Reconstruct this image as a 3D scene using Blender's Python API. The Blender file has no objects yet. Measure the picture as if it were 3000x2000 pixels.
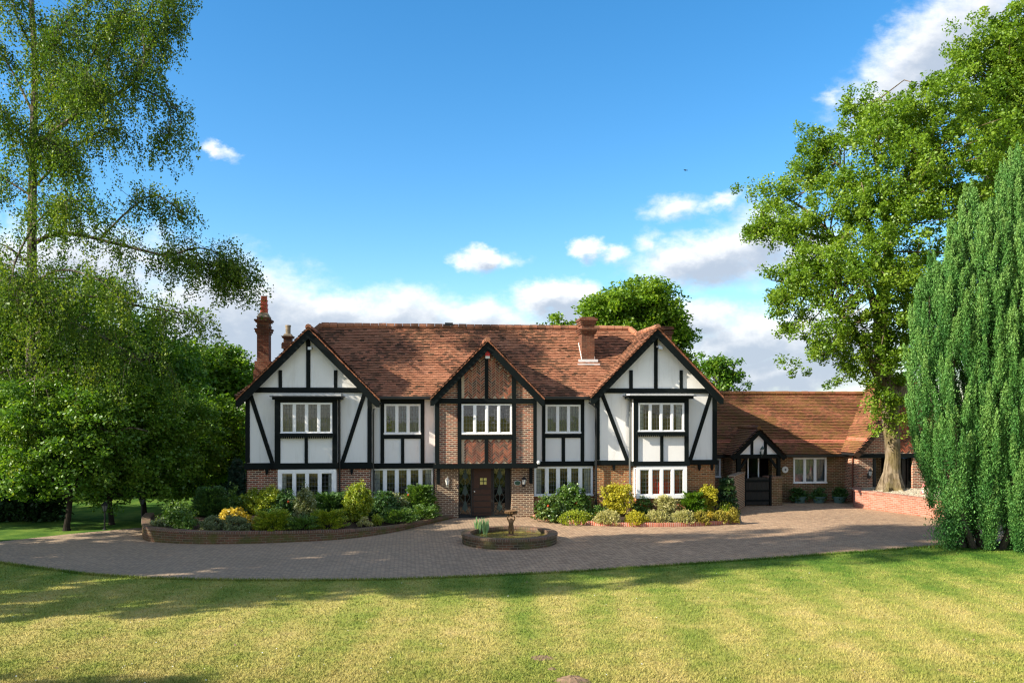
import bpy, math, random
import numpy as np
from mathutils import Vector, Matrix

# ------------------------------------------------------------------ camera, sky, sun, exposure
F, CX, HY, H = 1948.0, 1176.0, 940.0, 4.21      # focal length, centre column, horizon row (photo pixels of a 2352-wide view), eye height
scene = bpy.context.scene
COL = scene.collection
cam_d = bpy.data.cameras.new("camera"); cam = bpy.data.objects.new("camera", cam_d); COL.objects.link(cam)
cam.location = (0, 0, H); cam.rotation_euler = (math.radians(90), 0, 0)
cam_d.sensor_width = 36.0; cam_d.lens = 36.0 * F / 2352.0; cam_d.shift_y = (HY - 784.0) / 2352.0
cam_d.clip_start = 0.1; cam_d.clip_end = 5000
scene.camera = cam
scene.view_settings.view_transform = 'Standard'; scene.view_settings.look = 'None'
scene.view_settings.exposure = 1.48; scene.view_settings.gamma = 1.0
scene.cycles.max_bounces = 6; scene.cycles.transparent_max_bounces = 12
scene.cycles.use_denoising = True; scene.cycles.denoiser = 'OPENIMAGEDENOISE'; scene.cycles.denoising_input_passes = 'RGB_ALBEDO_NORMAL'; scene.cycles.denoising_prefilter = 'NONE'; scene.cycles.use_adaptive_sampling = False; scene.cycles.sample_clamp_indirect = 3.0; scene.cycles.filter_width = 1.25

TH = math.radians(6.3)                            # the house front recedes to the right
SUN_AZ, SUN_EL = TH + math.radians(14), math.radians(29)
sun_dir = Vector((math.cos(SUN_EL) * math.cos(SUN_AZ), math.cos(SUN_EL) * math.sin(SUN_AZ), -math.sin(SUN_EL)))
sd = bpy.data.lights.new("sun", 'SUN'); sd.energy = 4.4; sd.angle = math.radians(0.5); sd.color = (1.0, 0.90, 0.74)
so = bpy.data.objects.new("sun", sd); COL.objects.link(so); so.rotation_euler = sun_dir.to_track_quat('-Z', 'Y').to_euler()

world = bpy.data.worlds.new("World"); scene.world = world; world.use_nodes = True
world.cycles.sampling_method = 'MANUAL'; world.cycles.sample_map_resolution = 1024
wt = world.node_tree; wt.nodes.clear()

class NT:
    """small helper for building node trees"""
    def __init__(s, tree): s.t = tree
    def n(s, kind, **kw):
        nd = s.t.nodes.new(kind)
        for k, v in kw.items(): setattr(nd, k, v)
        return nd
    def put(s, sock, v):
        if hasattr(v, 'is_linked') or hasattr(v, 'links'): s.t.links.new(v, sock)
        elif v is not None: sock.default_value = v
    def m(s, op, a, b=None, c=None, clamp=False):
        nd = s.n('ShaderNodeMath', operation=op); nd.use_clamp = clamp
        s.put(nd.inputs[0], a)
        if b is not None: s.put(nd.inputs[1], b)
        if c is not None: s.put(nd.inputs[2], c)
        return nd.outputs[0]
    def vm(s, op, a, b=None, out=0):
        nd = s.n('ShaderNodeVectorMath', operation=op); s.put(nd.inputs[0], a)
        if b is not None: s.put(nd.inputs[1], b)
        return nd.outputs[out]
    def mix(s, fac, a, b, blend='MIX'):
        nd = s.n('ShaderNodeMix', data_type='RGBA', blend_type=blend)
        s.put(nd.inputs[0], fac); s.put(nd.inputs[6], a); s.put(nd.inputs[7], b)
        return nd.outputs[2]
    def noise(s, vec, scale, detail=4, rough=.55, out=0):
        nd = s.n('ShaderNodeTexNoise'); nd.inputs['Scale'].default_value = scale
        nd.inputs['Detail'].default_value = detail; nd.inputs['Roughness'].default_value = rough
        if vec is not None: s.put(nd.inputs['Vector'], vec)
        return nd.outputs[out]
    def ramp(s, fac, stops, interp='LINEAR'):
        nd = s.n('ShaderNodeValToRGB'); cr = nd.color_ramp; cr.interpolation = interp
        while len(cr.elements) < len(stops): cr.elements.new(0.5)
        for e, (p, c) in zip(cr.elements, stops): e.position = p; e.color = (*c, 1) if len(c) == 3 else c
        s.put(nd.inputs[0], fac); return nd.outputs[0]
    def smooth(s, v, lo, hi):
        nd = s.n('ShaderNodeMapRange', interpolation_type='SMOOTHSTEP'); s.put(nd.inputs[0], v)
        nd.inputs[1].default_value = lo; nd.inputs[2].default_value = hi; return nd.outputs[0]

def rgb4(c): return (c[0], c[1], c[2], 1.0)

# clouds: soft ellipsoidal masses by direction (azimuth / elevation tangents, written in photo pixels)
CLOUDS = [  # x, y, rx, ry, tilt degrees, strength
 (600, 760, 190, 150, 10, 1.0), (760, 745, 170, 78, 6, 1.0), (930, 745, 150, 78, 0, 1.0), (1090, 755, 130, 60, 0, .9),
 (1285, 692, 105, 50, 0, 1.05), (1350, 740, 160, 60, 0, .9), (480, 760, 200, 180, 0, .9),
 (1100, 600, 58, 30, 0, .95), (1165, 600, 45, 18, 0, .45), (1352, 575, 38, 26, 0, .8), (1412, 578, 40, 18, 0, .5), (1490, 560, 32, 34, 0, .42),
 (1550, 478, 70, 32, -4, .62), (1655, 462, 60, 22, -18, .5), (1620, 600, 165, 62, -6, 1.05), (1740, 560, 120, 90, -30, .8), (1850, 590, 110, 60, -10, .8),
 (1600, 740, 140, 55, 4, .8), (1720, 790, 200, 75, -3, .95), (1900, 800, 210, 120, 0, .95), (1760, 860, 330, 60, 0, .95), (1500, 850, 260, 70, 0, .8),
 (2150, 125, 290, 108, -42, .88), (2060, 215, 110, 60, -38, .9), (2250, 40, 120, 90, -40, .75), (1922, 218, 36, 24, -40, .35),
 (506, 346, 42, 17, 30, .5), (130, 640, 300, 130, 0, .9), (1000, 860, 900, 80, 0, .8), (250, 820, 500, 120, 0, .8),
 (330, 600, 230, 60, 5, .5)]
def build_world():
    g = bpy.data.node_groups.new("cloud_density", 'ShaderNodeTree')
    g.interface.new_socket("P", in_out='INPUT', socket_type='NodeSocketVector')
    g.interface.new_socket("D", in_out='OUTPUT', socket_type='NodeSocketFloat')
    q = NT(g); gi = q.n('NodeGroupInput'); go = q.n('NodeGroupOutput')
    P = gi.outputs[0]
    w1 = q.noise(q.vm('MULTIPLY', P, (.011, .016, 0)), 1.0, 6, .62, out=1)
    w1 = q.vm('MULTIPLY', q.vm('SUBTRACT', w1, (.5, .5, .5)), (120, 80, 0))
    Pw = q.vm('ADD', P, w1)
    acc = None
    for (x, y, rx, ry, t, s) in CLOUDS:
        mp = q.n('ShaderNodeMapping', vector_type='TEXTURE')
        q.put(mp.inputs[0], Pw); mp.inputs[1].default_value = (x, y, 0)
        mp.inputs[2].default_value = (0, 0, math.radians(t)); mp.inputs[3].default_value = (rx, ry, 1)
        r = q.vm('LENGTH', mp.outputs[0], out=1)
        d = q.m('MULTIPLY', q.m('SUBTRACT', 1.25, r), s)
        acc = d if acc is None else q.m('SMOOTH_MAX', acc, d, .12)
    fine = q.noise(q.vm('MULTIPLY', P, (.02, .032, 0)), 1.0, 7, .6)
    acc = q.m('ADD', acc, q.m('MULTIPLY', q.m('SUBTRACT', fine, .5), .62))
    q.put(go.inputs[0], acc)
    q = NT(wt)
    tc = q.n('ShaderNodeTexCoord'); sep = q.n('ShaderNodeSeparateXYZ'); q.put(sep.inputs[0], tc.outputs['Generated'])
    ya = q.m('MAXIMUM', q.m('ABSOLUTE', sep.outputs[1]), .06)
    px = q.m('ADD', q.m('MULTIPLY', q.m('DIVIDE', sep.outputs[0], ya), F), CX)
    py = q.m('SUBTRACT', HY, q.m('MULTIPLY', q.m('DIVIDE', sep.outputs[2], ya), F))
    cb = q.n('ShaderNodeCombineXYZ'); q.put(cb.inputs[0], px); q.put(cb.inputs[1], py)
    def dens(v):
        nd = q.n('ShaderNodeGroup'); nd.node_tree = g; q.put(nd.inputs[0], v); return nd.outputs[0]
    d0 = dens(cb.outputs[0]); d1 = dens(q.vm('ADD', cb.outputs[0], (-16, -30, 0)))
    alpha = q.smooth(d0, -.06, .76)
    lit = q.smooth(d1, 1.0, -.05)
    cloud = q.mix(lit, (.25, .29, .35, 1), (.60, .595, .585, 1))
    sky = q.n('ShaderNodeTexSky', sky_type='NISHITA'); sky.sun_disc = False
    sky.sun_elevation = SUN_EL; sky.sun_rotation = math.radians(90) - SUN_AZ + math.radians(180)
    sky.air_density = 1.0; sky.dust_density = 0.5; sky.ozone_density = 3.0; sky.altitude = 200
    hs = q.n('ShaderNodeHueSaturation'); hs.inputs['Saturation'].default_value = 1.31; hs.inputs['Hue'].default_value = .496
    q.put(hs.inputs['Color'], sky.outputs[0])
    skyc = q.mix(1.0, hs.outputs[0], (SKY_STR, SKY_STR, SKY_STR, 1), 'MULTIPLY')
    col = q.mix(q.m('MULTIPLY', alpha, .97), skyc, cloud)
    # unseen broken cloud added overhead and behind the viewer to make ambient light neutral
    over = q.smooth(q.noise(q.vm('MULTIPLY', tc.outputs['Generated'], (2.2, 2.2, 3.2)), 1.0, 6, .6), .42, .62)
    away = q.m('MAXIMUM', q.smooth(sep.outputs[1], .25, -.05), q.smooth(sep.outputs[2], .62, .82))
    col = q.mix(q.m('MULTIPLY', over, away), col, (.60, .60, .60, 1))
    bg = q.n('ShaderNodeBackground'); q.put(bg.inputs[0], col); bg.inputs[1].default_value = 0.78
    ow = q.n('ShaderNodeOutputWorld'); q.put(ow.inputs[0], bg.outputs[0])
SKY_STR = 0.112
build_world()

# ------------------------------------------------------------------ helpers
rng = np.random.default_rng(11); random.seed(5)
def G(px, py, z=0.0):
    Y = (H - z) * F / (py - HY); return Vector(((px - CX) / F * Y, Y, z))
def at(px, py, Y): return Vector(((px - CX) / F * Y, Y, H - (py - HY) / F * Y))
HOY = 33.2; cT, sT = math.cos(TH), math.sin(TH)
def hp(px, py, v):
    """point of the house's own frame (u along the front, z up) seen at a pixel on the plane at depth v"""
    dx = (px - CX) / F; t = (v + cT * HOY) / (-sT * dx + cT)
    X, Y = t * dx, t
    return (cT * X + sT * (Y - HOY), H - (py - HY) / F * t)
def hu(px, v): return hp(px, 940, v)[0]
def hz(px, py, v): return hp(px, py, v)[1]
def h2w(u, v, z): return Vector((cT * u - sT * v, HOY + sT * u + cT * v, z))
def inpoly(x, y, poly):
    r = False; j = len(poly) - 1
    for i in range(len(poly)):
        xi, yi = poly[i][0], poly[i][1]; xj, yj = poly[j][0], poly[j][1]
        if (yi > y) != (yj > y) and x < (xj - xi) * (y - yi) / (yj - yi) + xi: r = not r
        j = i
    return r
def smooth_path(pts, n=8):
    P = [Vector(p) for p in pts]; P = [2 * P[0] - P[1]] + P + [2 * P[-1] - P[-2]]; out = []
    for i in range(1, len(P) - 2):
        for k in range(n):
            t = k / n; a, b, c, d = P[i - 1], P[i], P[i + 1], P[i + 2]
            out.append(.5 * ((2 * b) + (c - a) * t + (2 * a - 5 * b + 4 * c - d) * t * t + (3 * b - a - 3 * c + d) * t ** 3))
    out.append(P[-2]); return out

class MB:
    def __init__(s): s.v = []; s.f = []; s.mi = []; s.uv = []; s.r = []; s.cur = 0; s.sm = []; s.smooth = False
    def face(s, pts, uv=None, r=.5):
        b = len(s.v); s.v.extend([tuple(p) for p in pts]); s.f.append(tuple(range(b, b + len(pts))))
        s.mi.append(s.cur); s.r.append(r); s.sm.append(s.smooth)
        if uv is None:
            p0, p1, p2 = Vector(pts[0]), Vector(pts[1]), Vector(pts[2])
            nn = (p1 - p0).cross(p2 - p0); a = [abs(c) for c in nn]
            if a[2] >= a[0] and a[2] >= a[1]: uv = [(p[0], p[1]) for p in pts]
            elif a[1] >= a[0]: uv = [(p[0], p[2]) for p in pts]
            else: uv = [(p[1], p[2]) for p in pts]
        s.uv.append(uv)
    def hexa(s, c, r=.5, skip=()):
        for k, idx in enumerate(((0, 3, 2, 1), (4, 5, 6, 7), (0, 1, 5, 4), (1, 2, 6, 5), (2, 3, 7, 6), (3, 0, 4, 7))):
            if k not in skip: s.face([c[i] for i in idx], r=r)
    def box(s, x0, x1, y0, y1, z0, z1, r=.5):
        s.hexa([(x0, y0, z0), (x1, y0, z0), (x1, y1, z0), (x0, y1, z0), (x0, y0, z1), (x1, y0, z1), (x1, y1, z1), (x0, y1, z1)], r)
    def beam(s, p, q, w, v0, v1, r=.5, ext=0):
        """bar in the (u, z) plane from p to q, width w, between depths v0 and v1"""
        p, q = Vector(p), Vector(q); d = (q - p).normalized(); n = Vector((-d.y, d.x)) * w / 2; p = p - d * ext; q = q + d * ext
        c = [p - n, q - n, q + n, p + n]
        s.hexa([(a.x, v0, a.y) for a in c] + [(a.x, v1, a.y) for a in c], r)
    def prism(s, poly, v0, v1, r=.5):
        """polygon in (u, z) extruded between depths"""
        s.face([(p[0], v0, p[1]) for p in poly], r=r); s.face([(p[0], v1, p[1]) for p in reversed(poly)], r=r)
        for i in range(len(poly)):
            a, b = poly[i], poly[(i + 1) % len(poly)]
            s.face([(a[0], v0, a[1]), (a[0], v1, a[1]), (b[0], v1, b[1]), (b[0], v0, b[1])], r=r)
    def slab(s, poly, z0, z1, r=.5):
        s.face([(p[0], p[1], z1) for p in poly], r=r); s.face([(p[0], p[1], z0) for p in reversed(poly)], r=r)
        for i in range(len(poly)):
            a, b = poly[i], poly[(i + 1) % len(poly)]
            s.face([(a[0], a[1], z0), (b[0], b[1], z0), (b[0], b[1], z1), (a[0], a[1], z1)], r=r)
    def tube(s, pts, rad, n=6, caps=True, r=.5):
        pts = [Vector(p) for p in pts]; rings = []
        if not hasattr(rad, '__len__'): rad = [rad] * len(pts)
        for i, p in enumerate(pts):
            d = (pts[min(i + 1, len(pts) - 1)] - pts[max(i - 1, 0)]).normalized()
            a = d.cross(Vector((0, 0, 1)) if abs(d.z) < .9 else Vector((1, 0, 0))).normalized(); b = d.cross(a)
            rings.append([p + (a * math.cos(2 * math.pi * k / n) + b * math.sin(2 * math.pi * k / n)) * rad[i] for k in range(n)])
        sm = s.smooth; s.smooth = True; L = 0
        for i in range(len(pts) - 1):
            L2 = L + (pts[i + 1] - pts[i]).length
            for k in range(n):
                k2 = (k + 1) % n
                cu = 2 * math.pi * max(rad[i], .01) / n
                s.face([rings[i][k], rings[i][k2], rings[i + 1][k2], rings[i + 1][k]], uv=[(k * cu, L), ((k + 1) * cu, L), ((k + 1) * cu, L2), (k * cu, L2)], r=r)
            L = L2
        s.smooth = sm
        if caps: s.face(rings[0][::-1], r=r); s.face(rings[-1], r=r)
    def lathe(s, c, prof, n=16, a0=0, sx=1, sy=1, r=.5):
        """profile of (radius, height) pairs turned about the vertical through c"""
        sm = s.smooth; s.smooth = True; R = []
        for (rr, z) in prof: R.append([(c[0] + rr * sx * math.cos(a0 + 2 * math.pi * k / n), c[1] + rr * sy * math.sin(a0 + 2 * math.pi * k / n), c[2] + z) for k in range(n)])
        for i in range(len(prof) - 1):
            for k in range(n):
                k2 = (k + 1) % n; cu = 2 * math.pi * max(prof[i][0], prof[i + 1][0]) / n
                s.face([R[i][k], R[i][k2], R[i + 1][k2], R[i + 1][k]], uv=[(k * cu, prof[i][1] - prof[i][0]), ((k + 1) * cu, prof[i][1] - prof[i][0]), ((k + 1) * cu, prof[i + 1][1] - prof[i + 1][0]), (k * cu, prof[i + 1][1] - prof[i + 1][0])], r=r)
        s.smooth = sm
        s.face(R[0][::-1], r=r); s.face(R[-1], r=r)
    def wall(s, u0, u1, z0, z1, v, holes=(), depth=.14, r=.5):
        us = sorted({u0, u1, *[h[0] for h in holes], *[h[1] for h in holes]}); zs = sorted({z0, z1, *[h[2] for h in holes], *[h[3] for h in holes]})
        us = [a for a in us if u0 <= a <= u1]; zs = [a for a in zs if z0 <= a <= z1]
        for i in range(len(us) - 1):
            for j in range(len(zs) - 1):
                mu, mz = (us[i] + us[i + 1]) / 2, (zs[j] + zs[j + 1]) / 2
                if any(h[0] < mu < h[1] and h[2] < mz < h[3] for h in holes): continue
                s.face([(us[i], v, zs[j]), (us[i + 1], v, zs[j]), (us[i + 1], v, zs[j + 1]), (us[i], v, zs[j + 1])], r=r)
        for (a, b, c, d) in holes:
            s.face([(a, v, c), (a, v, d), (a, v + depth, d), (a, v + depth, c)], r=r); s.face([(b, v, c), (b, v + depth, c), (b, v + depth, d), (b, v, d)], r=r)
            s.face([(a, v, d), (b, v, d), (b, v + depth, d), (a, v + depth, d)], r=r); s.face([(a, v, c), (a, v + depth, c), (b, v + depth, c), (b, v, c)], r=r)
    def build(s, name, mats, parent=None):
        me = bpy.data.meshes.new(name); me.from_pydata(s.v, [], s.f)
        if not isinstance(mats, (list, tuple)): mats = [mats]
        for m in mats: me.materials.append(m)
        me.polygons.foreach_set('material_index', s.mi); me.polygons.foreach_set('use_smooth', s.sm)
        at_ = me.attributes.new('rnd', 'FLOAT', 'FACE'); at_.data.foreach_set('value', s.r)
        ul = me.uv_layers.new(name='UVMap'); ul.data.foreach_set('uv', [c for f in s.uv for p in f for c in p])
        me.update(); o = bpy.data.objects.new(name, me); COL.objects.link(o)
        if parent: o.parent = parent
        return o
def np_mesh(name, V, k, rnd, mat, parent=None, smooth=False):
    """mesh of separate k-gons from an (n*k, 3) array"""
    V = np.ascontiguousarray(V, dtype=np.float32); nv = len(V); nf = nv // k
    me = bpy.data.meshes.new(name); me.vertices.add(nv); me.vertices.foreach_set('co', V.ravel())
    me.loops.add(nv); me.loops.foreach_set('vertex_index', np.arange(nv, dtype=np.int32))
    me.polygons.add(nf); me.polygons.foreach_set('loop_start', np.arange(0, nv, k, dtype=np.int32))
    me.update(calc_edges=True)
    a = me.attributes.new('rnd', 'FLOAT', 'FACE'); a.data.foreach_set('value', np.ascontiguousarray(np.clip(rnd, 0, 1), dtype=np.float32))
    me.materials.append(mat)
    o = bpy.data.objects.new(name, me); COL.objects.link(o)
    if parent: o.parent = parent
    return o
def tag(o, label=None, cat=None, group=None, kind=None):
    if label: o['label'] = label
    if cat: o['category'] = cat
    if group: o['group'] = group
    if kind: o['kind'] = kind
    return o
def thing(name, loc, label, cat, group=None, rz=0):
    o = bpy.data.objects.new(name, None); COL.objects.link(o); o.location = loc; o.rotation_euler = (0, 0, rz); o.empty_display_size = .3
    return tag(o, label, cat, group)
def copy_tree(o, parent=None):
    c = o.copy(); COL.objects.link(c); c.parent = parent
    for ch in list(o.children): copy_tree(ch, c)
    return c

# ------------------------------------------------------------------ materials
def newmat(name):
    m = bpy.data.materials.new(name); m.use_nodes = True; m.node_tree.nodes.clear(); q = NT(m.node_tree)
    out = q.n('ShaderNodeOutputMaterial'); return m, q, out
def principled(q, out, col, rough=.7, spec=.3, bump=None, bstr=.3, bdist=.02, metal=0):
    p = q.n('ShaderNodeBsdfPrincipled'); q.put(p.inputs['Base Color'], col); q.put(p.inputs['Roughness'], rough)
    p.inputs['Specular IOR Level'].default_value = spec; p.inputs['Metallic'].default_value = metal
    if bump is not None:
        b = q.n('ShaderNodeBump'); b.inputs['Strength'].default_value = bstr; b.inputs['Distance'].default_value = bdist
        q.put(b.inputs['Height'], bump); q.put(p.inputs['Normal'], b.outputs[0])
    q.put(out.inputs[0], p.outputs[0]); return p
def plain(name, c, rough=.6, spec=.3, var=.25, scale=6, bstr=.15, metal=0):
    m, q, out = newmat(name); geo = q.n('ShaderNodeNewGeometry')
    nz = q.noise(geo.outputs['Position'], scale, 5); nf = q.noise(geo.outputs['Position'], scale * 9, 3)
    k = q.m('ADD', q.m('MULTIPLY', q.m('ADD', nz, q.m('MULTIPLY', nf, .4)), var * 1.4), 1 - var)
    col = q.mix(1.0, rgb4(c), k, 'MULTIPLY')
    principled(q, out, col, rough, spec, nf, bstr, .01, metal); return m
def brick_mat(name, cols, mortar=(.36, .31, .24), moss=None, bw=.225, rh=.075, ms=.009, mossamt=.5, mortar_var=.3, bias=0.0):
    m, q, out = newmat(name); uv = q.n('ShaderNodeUVMap'); geo = q.n('ShaderNodeNewGeometry')
    b = q.n('ShaderNodeTexBrick'); b.offset = .5; q.put(b.inputs['Vector'], uv.outputs[0])
    b.inputs['Color1'].default_value = (0, 0, 0, 1); b.inputs['Color2'].default_value = (1, 1, 1, 1); b.inputs['Mortar'].default_value = (.5, .5, .5, 1)
    b.inputs['Scale'].default_value = 1; b.inputs['Mortar Size'].default_value = ms; b.inputs['Mortar Smooth'].default_value = .3
    b.inputs['Bias'].default_value = bias; b.inputs['Brick Width'].default_value = bw; b.inputs['Row Height'].default_value = rh
    n = len(cols); bc = q.ramp(b.outputs[0], [((i + .5) / n, c) for i, c in enumerate(cols)], 'LINEAR')
    nz = q.noise(geo.outputs['Position'], 2.2, 5, .6); nf = q.noise(geo.outputs['Position'], 45, 4)
    bc = q.mix(1.0, bc, q.m('ADD', q.m('MULTIPLY', nf, .9), .55), 'MULTIPLY')
    mc = q.mix(1.0, rgb4(mortar), q.m('ADD', q.m('MULTIPLY', nz, mortar_var * 2), 1 - mortar_var), 'MULTIPLY')
    col = q.mix(b.outputs['Fac'], bc, mc)
    if moss:
        f = q.m('MULTIPLY', q.smooth(q.noise(geo.outputs['Position'], 1.7, 6, .65), .42, .66), mossamt)
        col = q.mix(f, col, q.mix(nf, rgb4([c * .5 for c in moss]), rgb4([c * 1.4 for c in moss])))
    hgt = q.m('ADD', q.m('MULTIPLY', b.outputs['Fac'], -.9), q.m('MULTIPLY', nf, .35))
    principled(q, out, col, .85, .2, hgt, .55, .01); return m
def leaf_mat(name, cols, trans=.35, gloss=.06, rough=.45):
    m, q, out = newmat(name); a = q.n('ShaderNodeAttribute', attribute_name='rnd')
    n = len(cols); c = q.ramp(a.outputs['Fac'], [((i + .5) / n, x) for i, x in enumerate(cols)])
    d = q.n('ShaderNodeBsdfDiffuse'); q.put(d.inputs[0], c)
    t = q.n('ShaderNodeBsdfTranslucent'); q.put(t.inputs[0], q.mix(1.0, c, (1.25, 1.2, .5, 1), 'MULTIPLY'))
    g = q.n('ShaderNodeBsdfGlossy'); g.inputs['Roughness'].default_value = rough; g.inputs[0].default_value = (.9, 1, .9, 1)
    s1 = q.n('ShaderNodeMixShader'); s1.inputs[0].default_value = trans; q.put(s1.inputs[1], d.outputs[0]); q.put(s1.inputs[2], t.outputs[0])
    s2 = q.n('ShaderNodeMixShader'); s2.inputs[0].default_value = gloss; q.put(s2.inputs[1], s1.outputs[0]); q.put(s2.inputs[2], g.outputs[0])
    q.put(out.inputs[0], s2.outputs[0]); return m
def tile_mat(name, cols, moss, mossamt, dark=.35):
    m, q, out = newmat(name); a = q.n('ShaderNodeAttribute', attribute_name='rnd'); tc = q.n('ShaderNodeTexCoord'); P = tc.outputs['Object']
    n = len(cols); c = q.ramp(a.outputs['Fac'], [((i + .5) / n, x) for i, x in enumerate(cols)])
    nf = q.noise(P, 30, 4); c = q.mix(1.0, c, q.m('ADD', q.m('MULTIPLY', nf, .8), .6), 'MULTIPLY')
    f = q.m('MULTIPLY', q.smooth(q.m('ADD', q.noise(P, .55, 6, .65), q.m('MULTIPLY', q.m('SUBTRACT', a.outputs['Fac'], .5), .42)), .49, .62), dark)
    c = q.mix(f, c, (.035, .022, .016, 1))
    f2 = q.m('MULTIPLY', q.smooth(q.m('ADD', q.noise(P, 1.3, 6, .7), q.m('MULTIPLY', q.m('SUBTRACT', a.outputs['Fac'], .5), .3)), .38, .62), mossamt)
    c = q.mix(f2, c, q.mix(nf, rgb4([k * .5 for k in moss]), rgb4([k * 1.5 for k in moss])))
    principled(q, out, c, .85, .25, nf, .4, .01); return m

M = {}
BR = [(.12, .045, .03), (.24, .075, .042), (.33, .095, .052), (.17, .065, .042), (.075, .045, .037), (.38, .13, .07), (.14, .075, .05)]
M['brick'] = brick_mat('multi_red_brick', BR, (.52, .42, .31), ms=.012)
M['brick_gold'] = brick_mat('weathered_red_brick', [(.21, .065, .028), (.34, .11, .04), (.11, .048, .027), (.28, .105, .035), (.40, .13, .05)], (.42, .32, .18), (.13, .085, .03), mossamt=.3, ms=.012)
M['brick_brown'] = brick_mat('brown_brick', [(.10, .055, .035), (.16, .085, .05), (.07, .045, .035), (.20, .09, .05), (.13, .075, .05)], (.45, .36, .25), ms=.013)
M['brick_annexe'] = brick_mat('mossy_brown_brick', [(.13, .06, .035), (.20, .085, .045), (.09, .05, .032), (.24, .085, .045)], (.36, .29, .17), (.10, .09, .025), mossamt=.65, ms=.012)
M['brick_bed'] = brick_mat('old_red_garden_brick', [(.30, .09, .055), (.38, .13, .085), (.24, .08, .05), (.34, .15, .11)], (.33, .24, .2), (.32, .2, .15), mossamt=.45)
M['brick_moss'] = brick_mat('mossy_garden_brick', [(.10, .05, .03), (.15, .07, .04), (.07, .05, .03), (.12, .06, .035)], (.17, .14, .09), (.075, .08, .016), mossamt=.85)
M['brick_pond'] = brick_mat('stained_pond_brick', [(.055, .035, .023), (.09, .05, .03), (.035, .03, .02), (.11, .055, .033)], (.15, .13, .09), (.09, .085, .03), mossamt=.8)
M['chimney'] = brick_mat('chimney_brick', [(.115, .035, .021), (.165, .052, .03), (.085, .032, .022), (.19, .068, .038)], (.17, .11, .07), (.05, .035, .025), mossamt=.55)
M['coping_pond'] = brick_mat('stained_coping_brick', [(.12, .06, .04), (.17, .08, .055), (.08, .05, .035), (.15, .075, .05)], (.20, .17, .13), (.10, .10, .05), bw=.075, rh=.4, mossamt=.75)
M['coping'] = brick_mat('coping_brick', [(.22, .09, .055), (.30, .13, .085), (.16, .08, .05), (.26, .11, .08)], (.28, .23, .18), (.13, .13, .08), bw=.075, rh=.4, mossamt=.75)
M['edging'] = brick_mat('edging_brick', [(.36, .095, .055), (.44, .14, .085), (.28, .075, .05), (.38, .16, .11)], (.46, .34, .26), None, bw=.075, rh=.4)
def render_mat():
    m, q, out = newmat('white_render'); P = q.n('ShaderNodeNewGeometry').outputs['Position']
    st = q.noise(q.vm('MULTIPLY', P, (5, 5, .7)), 1.0, 6, .65); bl = q.noise(P, 1.1, 5, .6); fi = q.noise(P, 60, 3)
    c = q.mix(q.m('MULTIPLY', q.smooth(st, .5, .72), .30), (.76, .755, .74, 1), (.52, .50, .45, 1))
    c = q.mix(q.m('MULTIPLY', q.smooth(bl, .5, .7), .18), c, (.60, .60, .59, 1))
    principled(q, out, c, .9, .15); return m
M['render'] = render_mat()
M['timber'] = plain('black_timber', (.0032, .0062, .0062), .6, .13, .5, 3, .25)
M['timber_brown'] = plain('dark_brown_timber', (.035, .018, .010), .6, .3, .5, 3, .3)
M['white'] = plain('white_window_frame', (.80, .80, .80), .35, .4, .05, 2, .05)
M['lead'] = plain('lead_strip', (.10, .105, .11), .5, .4, .3, 10, .1)
M['flash'] = plain('lead_flashing', (.62, .62, .62), .6, .4, .3, 8, .2)
M['felt'] = plain('pale_roof_felt', (.50, .50, .50), .8, .2, .3, 8, .2)
M['gutter'] = plain('black_gutter', (.012, .013, .014), .4, .4, .3, 6, .1)
M['pipe_grey'] = plain('worn_black_pipe', (.10, .11, .11), .4, .4, .4, 5, .1)
M['pipe_white'] = plain('white_pipe', (.75, .75, .74), .4, .4, .1, 5, .1)
M['pipe_red'] = plain('brown_pipe', (.14, .045, .025), .4, .4, .3, 5, .1)
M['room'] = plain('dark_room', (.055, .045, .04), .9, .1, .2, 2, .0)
M['lace'] = plain('lace_curtain', (.19, .22, .25), .9, .1, .8, 13, .2)
M['lace_green'] = plain('patterned_curtain', (.13, .18, .17), .9, .1, .85, 17, .2)
M['drape'] = plain('pale_curtain', (.60, .60, .58), .9, .1, .3, 5, .2)
M['drape_red'] = plain('red_brown_curtain', (.16, .035, .02), .9, .1, .3, 5, .2)
M['red_cloth'] = plain('red_upholstery', (.68, .015, .015), .7, .2, .2, 5, .1)
M['door'] = plain('oak_door', (.045, .016, .006), .5, .35, .5, 7, .3)
M['door_dark'] = plain('dark_door_frame', (.012, .014, .013), .5, .3, .4, 6, .2)
M['iron'] = plain('dark_green_ironwork', (.025, .05, .042), .5, .4, .4, 12, .2)
M['amber'] = plain('yellow_stained_glass', (.55, .50, .14), .25, .5, .2, 20, .05)
M['silver'] = plain('polished_metal', (.65, .62, .57), .25, .5, .35, 18, .05, metal=.8)
M['black'] = plain('black_metal', (.012, .012, .013), .4, .4, .3, 10, .1)
M['lampglass'] = plain('frosted_lamp_glass', (.62, .64, .62), .2, .5, .15, 10, .05)
M['verdigris'] = plain('verdigris_lantern', (.05, .085, .08), .5, .4, .4, 14, .1)
M['red_box'] = plain('red_alarm_box', (.62, .012, .012), .4, .4, .1, 4, .05)
M['terracotta'] = plain('terracotta', (.44, .10, .06), .75, .2, .25, 8, .2)
M['pot_stone'] = plain('weathered_chimney_pot', (.25, .2, .14), .85, .2, .5, 9, .2)
M['stone'] = plain('weathered_stone', (.27, .24, .18), .9, .2, .55, 9, .4)
M['bronze'] = plain('mossy_bronze_stone', (.12, .065, .026), .6, .35, .75, 12, .4)
M['planter'] = plain('green_glazed_planter', (.07, .14, .13), .45, .4, .3, 8, .1)
M['soil'] = plain('dark_soil', (.045, .032, .022), .95, .1, .5, 9, .8)
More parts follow.
